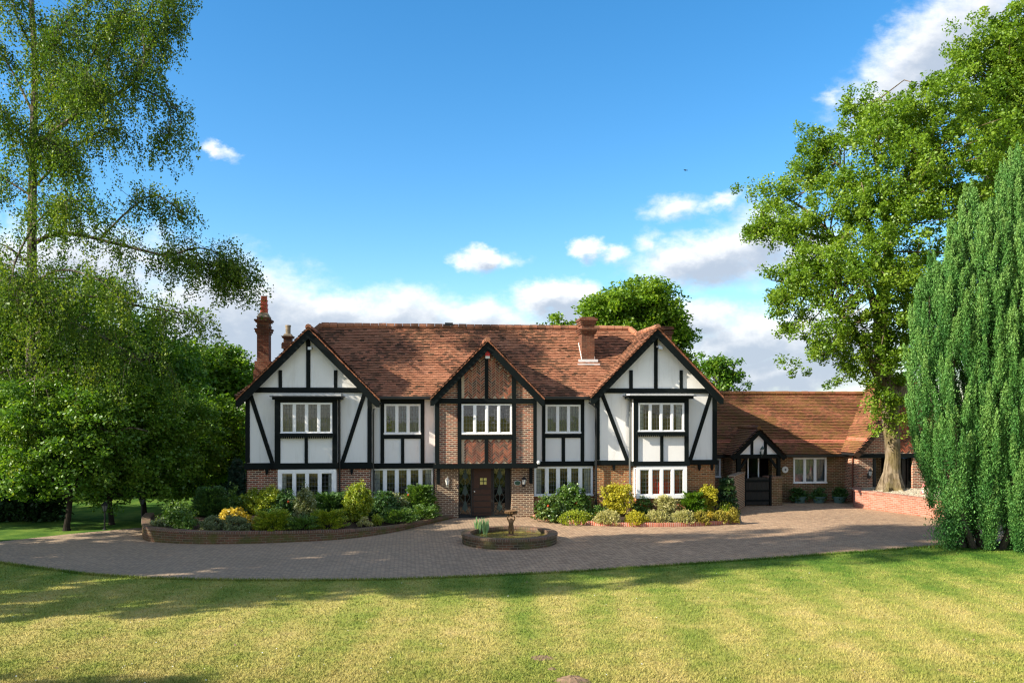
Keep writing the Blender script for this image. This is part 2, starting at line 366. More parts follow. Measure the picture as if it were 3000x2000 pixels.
M['soil_dry'] = plain('dry_soil', (.20, .135, .09), .95, .1, .5, 12, 1.0)
M['mulch_stone'] = plain('pale_gravel', (.42, .37, .28), .9, .2, .75, 22, 1.0)
M['pink'] = plain('pink_paint', (.55, .14, .14), .6, .3, .2, 12, .1)
M['skinclay'] = plain('pale_clay', (.62, .50, .40), .6, .3, .2, 12, .1)
M['plaque'] = plain('white_plaque', (.72, .72, .68), .5, .3, .1, 20, .05)
M['plaque_green'] = plain('green_plaque', (.02, .07, .04), .4, .4, .2, 20, .05)
M['sign_grey'] = plain('grey_mark', (.16, .18, .18), .5, .3, .2, 20, .05)
M['bark'] = plain('grey_bark', (.085, .07, .05), .95, .1, .7, 5, 1.0)
M['bark_dark'] = plain('dark_bark', (.02, .017, .013), .95, .1, .6, 6, .8)
M['bark_oak'] = None
def oak_bark():
    m, q, out = newmat('oak_bark'); geo = q.n('ShaderNodeNewGeometry'); P = geo.outputs['Position']
    v = q.vm('MULTIPLY', P, (9, 9, 1.6)); rid = q.noise(v, 1.4, 6, .65); big = q.noise(P, 1.1, 5, .6)
    c = q.ramp(rid, [(.32, (.045, .033, .022)), (.5, (.15, .115, .078)), (.72, (.27, .225, .16))])
    c = q.mix(q.m('MULTIPLY', q.smooth(big, .48, .64), .5), c, q.mix(rid, (.06, .052, .012, 1), (.14, .115, .025, 1)))
    principled(q, out, c, .95, .1, rid, .9, .05); return m
M['bark_oak'] = oak_bark()
def birch_bark():
    m, q, out = newmat('birch_bark'); geo = q.n('ShaderNodeNewGeometry'); P = geo.outputs['Position']
    v = q.vm('MULTIPLY', P, (2.5, 2.5, 1.3)); nz = q.noise(v, 1.3, 6, .7)
    c = q.ramp(nz, [(.42, (.02, .016, .012)), (.55, (.12, .10, .075)), (.68, (.36, .33, .28))])
    principled(q, out, c, .9, .1, nz, .5, .03); return m
M['bark_birch'] = birch_bark()
def glass():
    m, q, out = newmat('window_glass'); fr = q.n('ShaderNodeFresnel'); fr.inputs[0].default_value = 1.5
    t = q.n('ShaderNodeBsdfTransparent'); t.inputs[0].default_value = (.86, .9, .88, 1)
    g = q.n('ShaderNodeBsdfGlossy'); g.inputs['Roughness'].default_value = .015; g.inputs[0].default_value = (.95, .98, 1, 1)
    nz = q.noise(q.n('ShaderNodeNewGeometry').outputs['Position'], 1.3, 2)
    b = q.n('ShaderNodeBump'); b.inputs['Strength'].default_value = .12; b.inputs['Distance'].default_value = .03; q.put(b.inputs['Height'], nz); q.put(g.inputs['Normal'], b.outputs[0])
    mx = q.n('ShaderNodeMixShader'); q.put(mx.inputs[0], q.m('ADD', q.m('MULTIPLY', fr.outputs[0], 1.1), .03)); q.put(mx.inputs[1], t.outputs[0]); q.put(mx.inputs[2], g.outputs[0])
    q.put(out.inputs[0], mx.outputs[0]); return m
M['glass'] = glass()
RT = [(.20, .080, .045), (.30, .120, .066), (.36, .155, .088), (.285, .115, .063), (.41, .185, .11), (.335, .138, .078), (.13, .058, .036)]
M['tile'] = tile_mat('red_clay_tile', RT, (.17, .10, .04), .2, .75)
M['tile_moss'] = tile_mat('mossy_clay_tile', [(.15, .06, .032), (.23, .085, .045), (.28, .115, .06), (.19, .075, .04), (.31, .135, .075)], (.18, .095, .03), .8, .55)
M['tile_tail'] = plain('dirty_shaded_tile_tails', (.035, .020, .014), .95, .1, .5, 14, .2)  # near-black tails paint in the shadow gap of each course, along with dirt
M['tile_band'] = tile_mat('salmon_clay_tile', [(.46, .14, .08), (.52, .18, .11), (.42, .12, .07)], (.2, .1, .04), .15, .1)

def lawn_mat():
    m, q, out = newmat('mown_grass'); geo = q.n('ShaderNodeNewGeometry'); P = geo.outputs['Position']
    a = q.n('ShaderNodeAttribute', attribute_name='rnd')
    n1 = q.noise(P, .42, 6, .62); n2 = q.noise(P, 1.9, 5, .65); n3 = q.noise(P, 26, 4, .7)
    sep = q.n('ShaderNodeSeparateXYZ'); q.put(sep.inputs[0], P)
    # mowing stripes run away from the camera; the grass grows greener near the drive and to the left
    sx = q.m('ADD', sep.outputs[0], q.m('MULTIPLY', q.m('SUBTRACT', n1, .5), .35))
    sx = q.m('ADD', sx, q.m('MULTIPLY', sep.outputs[1], -.03))
    stripe = q.m('MULTIPLY', q.m('SUBTRACT', q.smooth(q.m('SINE', q.m('MULTIPLY', sx, 3.8)), -.8, .8), .5), .105)
    green = q.smooth(sep.outputs[1], 16.5, 27.0)
    f = q.m('ADD', q.m('ADD', q.m('MULTIPLY', q.m('SUBTRACT', n1, .5), .62), q.m('MULTIPLY', q.m('SUBTRACT', n2, .5), .55)), stripe)
    f = q.m('ADD', f, q.m('MULTIPLY', q.m('SUBTRACT', n3, .5), .30))
    f = q.m('SUBTRACT', q.m('ADD', f, .60), q.m('MULTIPLY', green, .42))
    strip = q.m('MULTIPLY', q.m('SUBTRACT', 1, q.smooth(q.m('ABSOLUTE', q.m('ADD', q.m('SUBTRACT', sep.outputs[0], .55), q.m('MULTIPLY', q.m('SUBTRACT', sep.outputs[1], 15.5), .1))), .1, .65)), .13)
    f = q.m('SUBTRACT', f, strip)
    c = q.ramp(f, [(.08, (.030, .085, .010)), (.28, (.092, .160, .022)), (.47, (.200, .228, .046)), (.66, (.325, .288, .085)), (.90, (.43, .335, .14))])
    c = q.mix(1.0, c, q.m('ADD', q.m('MULTIPLY', n3, .36), .82), 'MULTIPLY')
    c = q.mix(1.0, c, q.m('ADD', q.m('MULTIPLY', a.outputs['Fac'], .4), .80), 'MULTIPLY')
    d = principled(q, out, c, .9, .1, n3, .4, .03); return m
M['lawn'] = lawn_mat()
def drive_mat():
    m, q, out = newmat('block_paving'); geo = q.n('ShaderNodeNewGeometry'); P = geo.outputs['Position']
    mp = q.n('ShaderNodeMapping'); mp.inputs[2].default_value = (0, 0, math.radians(38)); q.put(mp.inputs[0], P)
    b = q.n('ShaderNodeTexBrick'); b.offset = .5; q.put(b.inputs['Vector'], mp.outputs[0])
    b.inputs['Color1'].default_value = (0, 0, 0, 1); b.inputs['Color2'].default_value = (1, 1, 1, 1); b.inputs['Mortar'].default_value = (.5, .5, .5, 1)
    b.inputs['Scale'].default_value = 1; b.inputs['Mortar Size'].default_value = .009; b.inputs['Mortar Smooth'].default_value = .3
    b.inputs['Brick Width'].default_value = .16; b.inputs['Row Height'].default_value = .08
    c = q.ramp(b.outputs[0], [(.15, (.255, .168, .108)), (.4, (.355, .234, .148)), (.65, (.30, .207, .138)), (.9, (.405, .275, .175))])
    n1 = q.noise(P, .35, 6, .6); n2 = q.noise(P, 3.0, 5, .65); n3 = q.noise(P, 40, 3, .6)
    c = q.mix(b.outputs['Fac'], c, (.08, .062, .045, 1))
    c = q.mix(1.0, c, q.m('ADD', q.m('MULTIPLY', n1, .7), .80), 'MULTIPLY'); c = q.mix(1.0, c, q.m('ADD', q.m('MULTIPLY', n2, .6), .72), 'MULTIPLY')
    c = q.mix(q.m('MULTIPLY', q.smooth(n2, .54, .72), .45), c, (.12, .11, .075, 1))
    sep = q.n('ShaderNodeSeparateXYZ'); q.put(sep.inputs[0], P)
    left_grey = q.smooth(q.m('ADD', sep.outputs[0], q.m('MULTIPLY', n1, 3)), 3.5, -3.5)     # greyer paving to the left
    c = q.mix(q.m('MULTIPLY', left_grey, .6), c, q.mix(1.0, q.mix(.75, c, (.225, .195, .150, 1)), (1.0, 1.0, 1.0, 1), 'MULTIPLY'))
    h = q.m('ADD', q.m('MULTIPLY', b.outputs['Fac'], -1), q.m('MULTIPLY', n3, .5))
    principled(q, out, c, .85, .2, h, .5, .012); return m
M['drive'] = drive_mat()
def water_mat():
    m, q, out = newmat('algae_water'); geo = q.n('ShaderNodeNewGeometry'); nz = q.noise(geo.outputs['Position'], 5, 6, .65)
    c = q.ramp(nz, [(.35, (.05, .045, .012)), (.55, (.16, .14, .03)), (.75, (.30, .27, .07))])
    principled(q, out, c, .25, .5, nz, .25, .01); return m
M['water'] = water_mat()
# ------------------------------------------------------------------ the house
house = thing("half_timbered_house", (0, HOY, 0), "large two storey house with black timbers, white panels and three gables", "house", rz=TH)

def tiles(mb, O, A, B, poly, gauge=.1, w=.168, band=None, lift=.0, wav=.006):
    """individual plain tiles laid on the slope O + a*A + b*B inside a polygon of (a, b)"""
    O, A, B = Vector(O), Vector(A).normalized(), Vector(B).normalized(); N = A.cross(B)
    if N.z < 0: N = -N
    a0, a1 = min(p[0] for p in poly), max(p[0] for p in poly); b0, b1 = min(p[1] for p in poly), max(p[1] for p in poly)
    rows = int((b1 - b0) / gauge) + 1; flip = A.cross(B).z < 0
    for j in range(rows):
        b = b0 + j * gauge; off = (j % 2) * w / 2; n = int((a1 - a0) / w) + 2
        for i in range(n):
            a = a0 + i * w - off + w / 2
            if not inpoly(a, b + gauge * .5, poly): continue
            aj = a + random.uniform(-.003, .003); hw = w / 2 - .002
            t = .040 + random.uniform(-.005, .007) + wav * math.sin(a * 1.7 + j * .37) + lift
            bl, bh = b + random.uniform(-.004, .004), b + gauge + .02
            tw = random.uniform(-.004, .004)
            P = lambda x, y, z: O + A * x + B * y + N * z
            p0, p1, p2, p3 = P(aj - hw, bl, t - tw), P(aj + hw, bl, t + tw), P(aj + hw, bh, .008 + lift), P(aj - hw, bh, .008 + lift)
            g0, g1 = P(aj - hw, bl, t - .034), P(aj + hw, bl, t - .034)
            r = .5 + .5 * (random.random() - .5) * (1.9 if random.random() < .2 else 1.25)
            mb.cur = 1 if band and band[0] <= b < band[1] else 0
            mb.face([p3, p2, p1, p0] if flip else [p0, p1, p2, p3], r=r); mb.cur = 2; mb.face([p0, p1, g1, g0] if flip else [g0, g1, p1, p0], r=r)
    mb.cur = 0
    mb.face([O + A * p[0] + B * p[1] + N * .003 for p in (poly[::-1] if flip else poly)], r=.1)
    mb.face([O + A * p[0] + B * p[1] - N * .05 for p in (poly if flip else poly[::-1])], r=.1)
def ridge(mb, p, q, rad=.12, seg=.33):
    p, q = Vector(p), Vector(q); n = max(1, int((q - p).length / seg)); d = (q - p) / n
    for i in range(n):
        rr = rad + random.uniform(-.008, .008); r = random.uniform(.3, .75)
        mb.tube([p + d * (i + .02), p + d * (i + .97)], rr, 8, True, r)

V_RE, V_WING, V_JET, V_BAY, V_PIER = .35, 0.0, -.45, -.55, -.10      # wall planes: recesses, wings, centre jetty, bays, door piers
V_BARGE = -.42; V_JBARGE = -.78
TP = 1.02                                                            # roof pitch (rise over run)
uL0, uL1 = hu(564, V_WING), hu(855, V_WING); uR0, uR1 = hu(1366, V_WING), hu(1644, V_WING)
ZE = hz(930, 911, .05); VE = .05
zr = None
for k in range(400):                                                 # main ridge where the slope meets the ridge sight line
    v = VE + k * .01; z = ZE + (v - VE) * TP
    if z >= hz(1090, 753, v): break
VR, ZR = v, z
ZL, ZRG, ZC = hz(708, 748, V_BARGE), hz(1511, 748, V_BARGE), hz(1120.6, 777, V_JBARGE)
uLa, uRa, uCa = hu(708, V_BARGE), hu(1511, V_BARGE), hu(1120.6, V_JBARGE)
def gable_slopes(mb, ua, za, u_low, v_front, vback_off=0, band=None):
    """left and right slopes of a front gable, from its barge back into the main roof"""
    for s in (-1, 1):
        ul = ua - u_low if s < 0 else ua + u_low
        pit = TP; L = math.hypot(u_low, u_low * pit); zl = za - u_low * pit
        vv = lambda z: max(VE + (z - ZE) / TP + .12, vback_off)
        O = (ul, v_front, zl); A = (0, 1, 0); B = (-s, 0, pit)
        tiles(mb, O, A, B, [(0, 0), (max(.3, vv(zl) - v_front), 0), (vv(za) - v_front, L), (0, L)], w=.168)
    ridge(mb, (ua, v_front, za + .02), (ua, max(vback_off, VE + (za - ZE) / TP), za + .02), .11)

roof = MB()
uE0, uE1 = uLa - 2.8, uRa + 2.62
rise = (ZR - ZE); run = VR - VE; Ls = math.hypot(rise, run)
tiles(roof, (uE0, VE, ZE), (1, 0, 0), (0, 1, TP), [(0, 0), (uE1 - uE0, 0), (uE1 - uE0 - run, Ls), (run, Ls)])
VB = VR + run
roof.face([(uE0, VB, ZE), (uE0 + run, VR, ZR), (uE1 - run, VR, ZR), (uE1, VB, ZE)], r=.3)
roof.face([(uE0, VE, ZE), (uE0 + run, VR, ZR), (uE0, VB, ZE)], r=.3); roof.face([(uE1, VE, ZE), (uE1, VB, ZE), (uE1 - run, VR, ZR)], r=.3)
ridge(roof, (uE0 + run, VR, ZR + .03), (uE1 - run, VR, ZR + .03), .13)
ridge(roof, (uE0 + run, VR, ZR + .03), (uE0 + run * .62, VR - run * .38, ZR - rise * .38), .13); ridge(roof, (uE1 - run, VR, ZR + .03), (uE1 - run * .62, VR - run * .38, ZR - rise * .38), .13)
wl = uLa - hu(541, V_BARGE); wr = hu(1662, V_BARGE) - uRa; wc = hu(1251, V_JBARGE) - uCa
gable_slopes(roof, uLa, ZL - .06, wl, V_BARGE - .03); gable_slopes(roof, uRa, ZRG - .06, wr, V_BARGE - .03, 5.2); gable_slopes(roof, uCa, ZC - .06, wc, V_JBARGE - .03)
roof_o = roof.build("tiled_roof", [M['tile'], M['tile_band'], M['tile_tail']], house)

def barge(mbs, ua, za, half, v, w=.25, drop=.13):
    for s in (-1, 1):
        mb = MB(); t = TP; tip = (ua + s * half, za - half * t - drop); top = (ua, za - drop); dv = w * math.sqrt(1 + t * t)
        mb.prism([top, tip, (tip[0], tip[1] - dv * .62), (tip[0] - s * dv * .36 / t, tip[1] - dv * .62), (ua, top[1] - dv)][::(1 if s < 0 else -1)], v, v + .05)
        vg = MB(); m = int(half / .075)
        for i in range(m):                                           # bedded tile edges along the verge
            a, b = i / m, (i + .93) / m; x0, x1 = ua + s * half * a, ua + s * half * b; z0, z1 = za - half * t * a - .05, za - half * t * b - .05
            h = .06 + random.uniform(-.012, .012)
            vg.prism([(x0, z0), (x1, z1), (x1, z1 - h), (x0, z0 - h)][::(1 if s < 0 else -1)], v - .035 + random.uniform(0, .006), v + .05, random.uniform(0, .5))
        vg.build('verge_tiles', M['tile'], house)
        mb.build("bargeboard", M['timber'], house)
barge(None, uLa, ZL, wl, V_BARGE); barge(None, uRa, ZRG, wr, V_BARGE); barge(None, uCa, ZC, wc, V_JBARGE, .235)
for (ua, za, half, v0, v1) in ((uLa, ZL, wl, V_BARGE + .05, V_WING), (uRa, ZRG, wr, V_BARGE + .05, V_WING), (uCa, ZC, wc, V_JBARGE + .05, V_JET)):
    for s in (-1, 1):
        sf = MB()                                                    # boarded soffit under each verge
        a, b = (ua, za - .22), (ua + s * half, za - half * TP - .22)
        sf.hexa([(a[0], v0, a[1]), (b[0], v0, b[1]), (b[0], v1, b[1]), (a[0], v1, a[1]), (a[0], v0, a[1] + .03), (b[0], v0, b[1] + .03), (b[0], v1, b[1] + .03), (a[0], v1, a[1] + .03)])
        sf.build("verge_soffit", M['timber'], house)

# ---- windows
def window(u0, u1, z0, z1, v, lights, lattice=(2, 5), curtain=None, part="window", fw=.05, mw=.072, sides=None, parent=house, label=None):
    fr = MB(); d0, d1 = v - .03, v + .06
    fr.box(u0, u1, d0, d1, z1 - fw, z1); fr.box(u0 - .02, u1 + .02, d0 - .03, d1, z0 - .01, z0 + fw)
    fr.box(u0, u0 + fw, d0, d1, z0 + fw, z1 - fw); fr.box(u1 - fw, u1, d0, d1, z0 + fw, z1 - fw)
    lw = (u1 - u0 - 2 * fw) / lights; panes = []
    for i in range(1, lights):
        c = u0 + fw + i * lw; fr.box(c - mw / 2, c + mw / 2, d0 - .004, d1 - .004, z0 + fw, z1 - fw)
    for i in range(lights):
        a = u0 + fw + i * lw + (mw / 2 if i else 0); b = u0 + fw + (i + 1) * lw - (mw / 2 if i < lights - 1 else 0)
        sw = .028; zl, zh = z0 + fw, z1 - fw
        fr.box(a, a + sw, d0 + .014, d1 - .01, zl, zh); fr.box(b - sw, b, d0 + .014, d1 - .01, zl, zh)
        fr.box(a + sw, b - sw, d0 + .014, d1 - .01, zh - sw, zh); fr.box(a + sw, b - sw, d0 + .014, d1 - .01, zl, zl + sw)
        panes.append((a + sw, b - sw, zl + sw, zh - sw))
    fo = fr.build(part, M['white'], parent)
    for (a, b, c, d) in panes:
        p = MB(); p.face([(a, v + .02, c), (b, v + .02, c), (b, v + .02, d), (a, v + .02, d)])
        p.cur = 1; nx, nz = lattice
        for k in range(1, nx + 1):
            x = a + (b - a) * k / (nx + 1); p.box(x - .006, x + .006, v + .012, v + .019, c, d)
        for k in range(1, nz + 1):
            z = c + (d - c) * k / (nz + 1); p.box(a, b, v + .012, v + .0185, z - .006, z + .006)
        p.build("pane", [M['glass'], M['lead']], fo)
    if curtain:
        kind, mat = curtain
        def cloth(a, b, zt, zb, amp=.03, wl=.11, gather=0):
            c = MB(); n = max(6, int((b - a) / .03))
            for i in range(n):
                x0, x1 = a + (b - a) * i / n, a + (b - a) * (i + 1) / n
                y0, y1 = v + .16 + amp * math.sin(x0 / wl * 6.28), v + .16 + amp * math.sin(x1 / wl * 6.28)
                c.face([(x0 + gather * 0, y0, zb), (x1, y1, zb), (x1, y1, zt), (x0, y0, zt)])
            c.build("curtain", M[mat], fo)
        if kind == 'full': cloth(u0 + .05, u1 - .05, z1 - .03, z0 + .05)
        elif kind == 'ends':
            w = (u1 - u0) * .11; cloth(u0 + .05, u0 + .05 + w, z1 - .03, z0 + .05); cloth(u1 - .05 - w, u1 - .05, z1 - .03, z0 + .05)
    return fo, (u0 + .01, u1 - .01, z0 + .01, z1 - .01)
def winpx(x0, x1, y0, y1, v, lights, **k):
    a, zt = hp(x0, y0, v); b, zb = hp(x1, y1, v); xm = (x0 + x1) / 2
    return window(a, b, hz(xm, y1, v), hz(xm, y0, v), v, lights, **k)

def panel_front(v, x0, x1, y0, y1, holes, name, mat):
    xm = (x0 + x1) / 2; mb = MB(); mb.wall(hu(x0, v), hu(x1, v), hz(xm, y1, v), hz(xm, y0, v), v, holes); return mb.build(name, M[mat], house)

T = -.045                                                            # timbers stand proud of the panels
class Frame:
    """timbers of one front, given by their photo pixels"""
    def __init__(s, v, proud=T): s.mb = MB(); s.v = v; s.p = proud; s.k = 0
    def post(s, x0, x1, y0, y1):
        a, b = hu(x0, s.v), hu(x1, s.v); xm = (x0 + x1) / 2; s.mb.box(a, b, s.v + s.p, s.v + .05, hz(xm, y1, s.v), hz(xm, y0, s.v))
    def rail(s, x0, x1, y0, y1, extra=.006):
        xm = (x0 + x1) / 2; s.mb.box(hu(x0, s.v), hu(x1, s.v), s.v + s.p - extra, s.v + .05, hz(xm, y1, s.v), hz(xm, y0, s.v))
    def brace(s, x0, y0, x1, y1, w=.15):
        s.mb.beam(hp(x0, y0, s.v), hp(x1, y1, s.v), w, s.v + s.p + .008, s.v + .05)
    def done(s, name="timber_frame", mat='timber'): return s.mb.build(name, M[mat], house)

# ---- wings: gabled fronts with bay windows
def wing(L):
    v = V_WING; xc0, xc1 = L['x0'], L['x1']; xm = (xc0 + xc1) / 2
    u0, u1 = hu(xc0, v), hu(xc1, v); zfl = hz(xm, L['yb0'], v); ua = L['ua']; za = L['za']
    b0, b1 = hu(L['bx0'], v) + .12, hu(L['bx1'], v) - .12
    hole = [(b0, b1, .45, hz(xm, L['by0'], v) - .05)]
    rw = MB(); rw.wall(u0 + .02, u1 - .02, zfl, ZE - .02, v, hole)
    half = (u1 - u0) / 2 - .02; um = (u0 + u1) / 2
    rw.prism([(u0 + .02, ZE - .02), (u1 - .02, ZE - .02), (ua, za - .24)], v, v + .1)
    rw.build("rendered_wall", M['render'], house)
    bw = MB(); bw.wall(u0 + .04, u1 - .04, 0, zfl - .02, v + .03, [(b0, b1, .45, zfl - .02)]); bw.build("brick_wall", M[L['brick']], house)
    fr = Frame(v); y0 = L['ytie1']
    fr.post(xc0 - 1, xc0 + 9, L['yeave'], L['yb0']); fr.post(xc1 - 9, xc1 + 1, L['yeave'], L['yb0'])
    fr.rail(*L['tie'], L['ytie0'], L['ytie1']); fr.rail(xc0 - 3, xc1 + 2, L['yb0'], L['yb1'], .03)
    for (a, b, top) in L['posts']: fr.post(a, b, top, L['ytie0'])
    for br in L['braces']: fr.brace(*br)
    fr.done()
    # corbel brackets under the sill beam
    for x in L['brackets']:
        k = MB(); u = hu(x, v); z = hz(x, L['yb1'], v); k.prism([(u - .05, z), (u + .05, z), (u + .05, z - .12), (u, z - .24), (u - .05, z - .12)][::-1], v - .06, v + .03); k.build("bracket", M['timber'], house)
    # bay
    v = V_BAY; bu0, bu1 = hu(L['bx0'], v), hu(L['bx1'], v); xm = (L['bx0'] + L['bx1']) / 2
    bay = MB(); zt = hz(xm, L['by0'], v); zb = hz(xm, L['ybb1'], v); zsill = hz(xm, L['wy1'], v)
    w0, w1, wz0, wz1 = hu(L['wx0'], v), hu(L['wx1'], v), hz(xm, L['wy1'], v), hz(xm, L['wy0'], v)
    bay.wall(bu0 + .01, bu1 - .01, zb + .1, zt, v + .04, [(w0 + .01, w1 - .01, wz0 + .01, wz1 - .01)])
    for s, u in ((0, bu0 + .02), (1, bu1 - .02)):
        bay.face([(u, v + .04, zb + .02), (u, V_WING + .02, zb + .02), (u, V_WING + .02, zt), (u, v + .04, zt)][::(-1 if s else 1)][::-1])
    bo = bay.build("bay", M['render'], house)
    f2 = MB(); P = lambda x: hu(x, v)
    def bx(x0, x1, y0, y1, d=0.0): f2.box(P(x0), P(x1), v - .01 - d, v + .1, hz(xm, y1, v), hz(xm, y0, v))
    bx(L['bx0'], L['bp0'], L['by0'], L['ybb1'] - 4); bx(L['bp1'], L['bx1'], L['by0'], L['ybb1'] - 4)
    bx(L['bp0'], L['bp1'], L['by0'], L['wy0'] + .5, .004); bx(L['mx0'], L['mx1'], L['sy0'], L['ybb0'], .002)
    bx(L['bx0'] - 2, L['bx1'] + 2, L['ybb0'], L['ybb1'], .02)
    for u in (bu0, bu1):                                            # rear corner posts against the wall and side rails
        s = -1 if u == bu0 else 1
        f2.box(min(u, u + s * .012), max(u, u + s * .012), V_WING - .14, V_WING - .002, zb + .04, zt); f2.box(min(u, u + s * .014), max(u, u + s * .014), v + .101, V_WING - .15, zb - .02, zb + .17)
    f2.build("bay_timber", M['timber'], bo)
    sl = MB(); za_, zb_ = hz(xm, L['sy0'] - 2, v), hz(xm, L['sy1'], v); ue0, ue1 = P(L['bp0'] - 5), P(L['bp1'] + 5)
    sl.box(ue0, ue1, v - .13, v - .012, za_ - .09, za_); n = 26
    for i in range(n):                                              # scalloped lower edge of the sill
        a = ue0 + (ue1 - ue0) * i / n; b = ue0 + (ue1 - ue0) * (i + 1) / n; m = (a + b) / 2
        sl.prism([(a, za_ - .09), (b, za_ - .09), (b - .01, zb_ + .02), (m, zb_), (a + .01, zb_ + .02)][::-1], v - .125, v - .10)
    sl.build("sill", M['timber'], bo)
    rf = MB(); r0, r1 = P(L['rx0']), P(L['rx1']); rz0, rz1 = hz(xm, L['ry1'], v - .2), hz(xm, L['ry0'], v - .2)
    rf.box(r0 + .08, r1 - .08, v - .2, V_WING - .05, rz0 - .08, rz0 + .02); rf.cur = 1
    rf.box(r0, r1, v - .3, V_WING - .05, rz0 + .02, rz1 - .03); rf.cur = 2; rf.box(r0 + .1, r1 - .1, v - .27, V_WING - .05, rz1 - .03, rz1 + .03)
    rf.build("flat_roof", [M['timber'], M['gutter'], M['felt']], bo)
    fo, _ = window(w0, w1, wz0, wz1, v + .03, 4, curtain=L['cu'])
    # lower bay window, glazed on front and sides
    lx0, lx1 = hu(L['lx0'], v), hu(L['lx1'], v); lz1, lz0 = hz(xm, L['ly0'], v), hz(xm, L['ly1'], v)
    fo, _ = window(lx0, lx1, lz0, lz1, v + .02, 4, curtain=L['cl'], fw=.13, mw=.09)
    for s, u in ((-1, lx0), (1, lx1)):
        sd_ = MB()
        a, b = (u, u + .05) if s < 0 else (u - .05, u)
        sd_.box(a, b, v + .081, V_WING + .02, lz1 - .1, lz1); sd_.box(a, b, v + .081, V_WING + .02, lz0 - .01, lz0 + .1)
        sd_.box(a, b, V_WING - .16, V_WING + .02, lz0 + .1, lz1 - .1)
        sd_.cur = 1; x = (a + b) / 2; sd_.face([(x, v + .08, lz0 + .1), (x, V_WING - .16, lz0 + .1), (x, V_WING - .16, lz1 - .1), (x, v + .08, lz1 - .1)]); sd_.cur = 0
        sd_.build("side_light", [M['white'], M['glass']], fo)
    pl = MB(); pl.box(lx0 + .04, lx1 - .04, v + .06, V_WING + .02, 0, lz0 - .03); pl.build("bay_plinth", M[L['brick']], house)
LW = dict(x0=565, x1=853, ua=uLa, za=ZL, yeave=903, yb0=1062, yb1=1076.5, tie=(580, 840), ytie0=889.7, ytie1=901.5, brick='brick',
    posts=[(703.5, 713, 775), (640, 648, 850), (767, 775, 850)], braces=[(573, 898, 627, 1066), (839, 898, 785, 1066)], brackets=[613, 663, 808],
    bx0=630.7, bx1=775, by0=910, bp0=643.8, bp1=763.3, wx0=644.5, wx1=763, wy0=923.8, wy1=995.5, sy0=996.6, sy1=1006.5, mx0=699.5, mx1=707,
    ybb0=1063, ybb1=1076.5, rx0=622, rx1=791, ry0=907, ry1=912.5, lx0=638, lx1=771.5, ly0=1077.5, ly1=1155, cu=('full', 'lace'), cl=('ends', 'drape'))
RW = dict(x0=1368, x1=1645, ua=uRa, za=ZRG, yeave=903, yb0=1056, yb1=1067, tie=(1382, 1632), ytie0=891.8, ytie1=902.8, brick='brick_gold',
    posts=[(1502, 1510, 775), (1445, 1453, 850), (1560.7, 1567.7, 850)], braces=[(1381, 900, 1441, 1058), (1634, 900, 1585, 1056)], brackets=[1410, 1606, 1635],
    bx0=1456, bx1=1582, by0=910, bp0=1465.6, bp1=1572.5, wx0=1466, wx1=1571.5, wy0=924.5, wy1=992, sy0=993, sy1=1002, mx0=1516.7, mx1=1523.7,
    ybb0=1059, ybb1=1069.4, rx0=1437, rx1=1594, ry0=906, ry1=911, lx0=1462, lx1=1577.7, ly0=1069.8, ly1=1143, cu=('ends', 'drape'), cl=('ends', 'drape_red'))
wing(LW); wing(RW)

# ---- recessed links between the gables
def link(x0, x1, posts, head, win, wl, sill, mid, beam, low, ll, cu, cl, brick):
    v = V_RE; xm = (x0 + x1) / 2; hw = (hu(win[0], v) + .01, hu(win[1], v) - .01, hz(xm, win[3], v) + .01, hz(xm, win[2], v) - .01)
    hl = (hu(low[0], v) + .01, hu(low[1], v) - .01, hz(xm, low[3], v) + .01, hz(xm, low[2], v) - .01); zb = hz(xm, beam[0], v)
    rw = MB(); rw.wall(hu(x0 - 20, v), hu(x1 + 20, v), zb, ZE + .3, v, [hw]); rw.build("rendered_wall", M['render'], house)
    bw = MB(); bw.wall(hu(x0 - 20, v), hu(x1 + 20, v), 0, zb - .01, v + .02, [hl]); bw.build("brick_wall", M[brick], house)
    fr = Frame(v)
    for (a, b) in posts: fr.post(a, b, head[0], beam[0])
    fr.rail(posts[0][0], posts[1][1], head[0], head[1]); fr.rail(posts[0][1], posts[1][0], *sill); fr.post(*mid, sill[1], beam[0]); fr.rail(x0 - 8, x1 + 8, *beam, .05)
    fr.done()
    winpx(win[0], win[1], win[2], win[3], v, wl, curtain=cu); winpx(low[0], low[1], low[2], low[3], v, ll, curtain=cl, fw=.055, mw=.10)
    g = MB(); um0, um1 = hu(x0 - 4, -.05), hu(x1 + 4, -.05); g.box(um0, um1, VE - .12, VE - .02, ZE - .07, ZE + .02); g.box(um0, um1, VE - .02, V_RE, ZE - .10, ZE - .04)
    g.build("gutter", M['gutter'], house)
link(856, 998, [(874, 882.6), (966, 975)], (912, 927.5), (882.6, 966, 927.3, 996.7), 3, (998, 1007), (921, 928.6), (1063, 1075), (853.5, 996, 1074, 1144), 5, ('full', 'lace'), ('ends', 'drape'), 'brick')
link(1233, 1372, [(1245, 1252.5), (1333.5, 1341.6)], (914, 928.8), (1252.8, 1333.4, 928.6, 994.6), 3, (995.7, 1005), (1289.8, 1297.5), (1058.7, 1069.5), (1227, 1361.5, 1070.5, 1138), 5, ('full', 'lace_green'), ('ends', 'drape'), 'brick_gold')

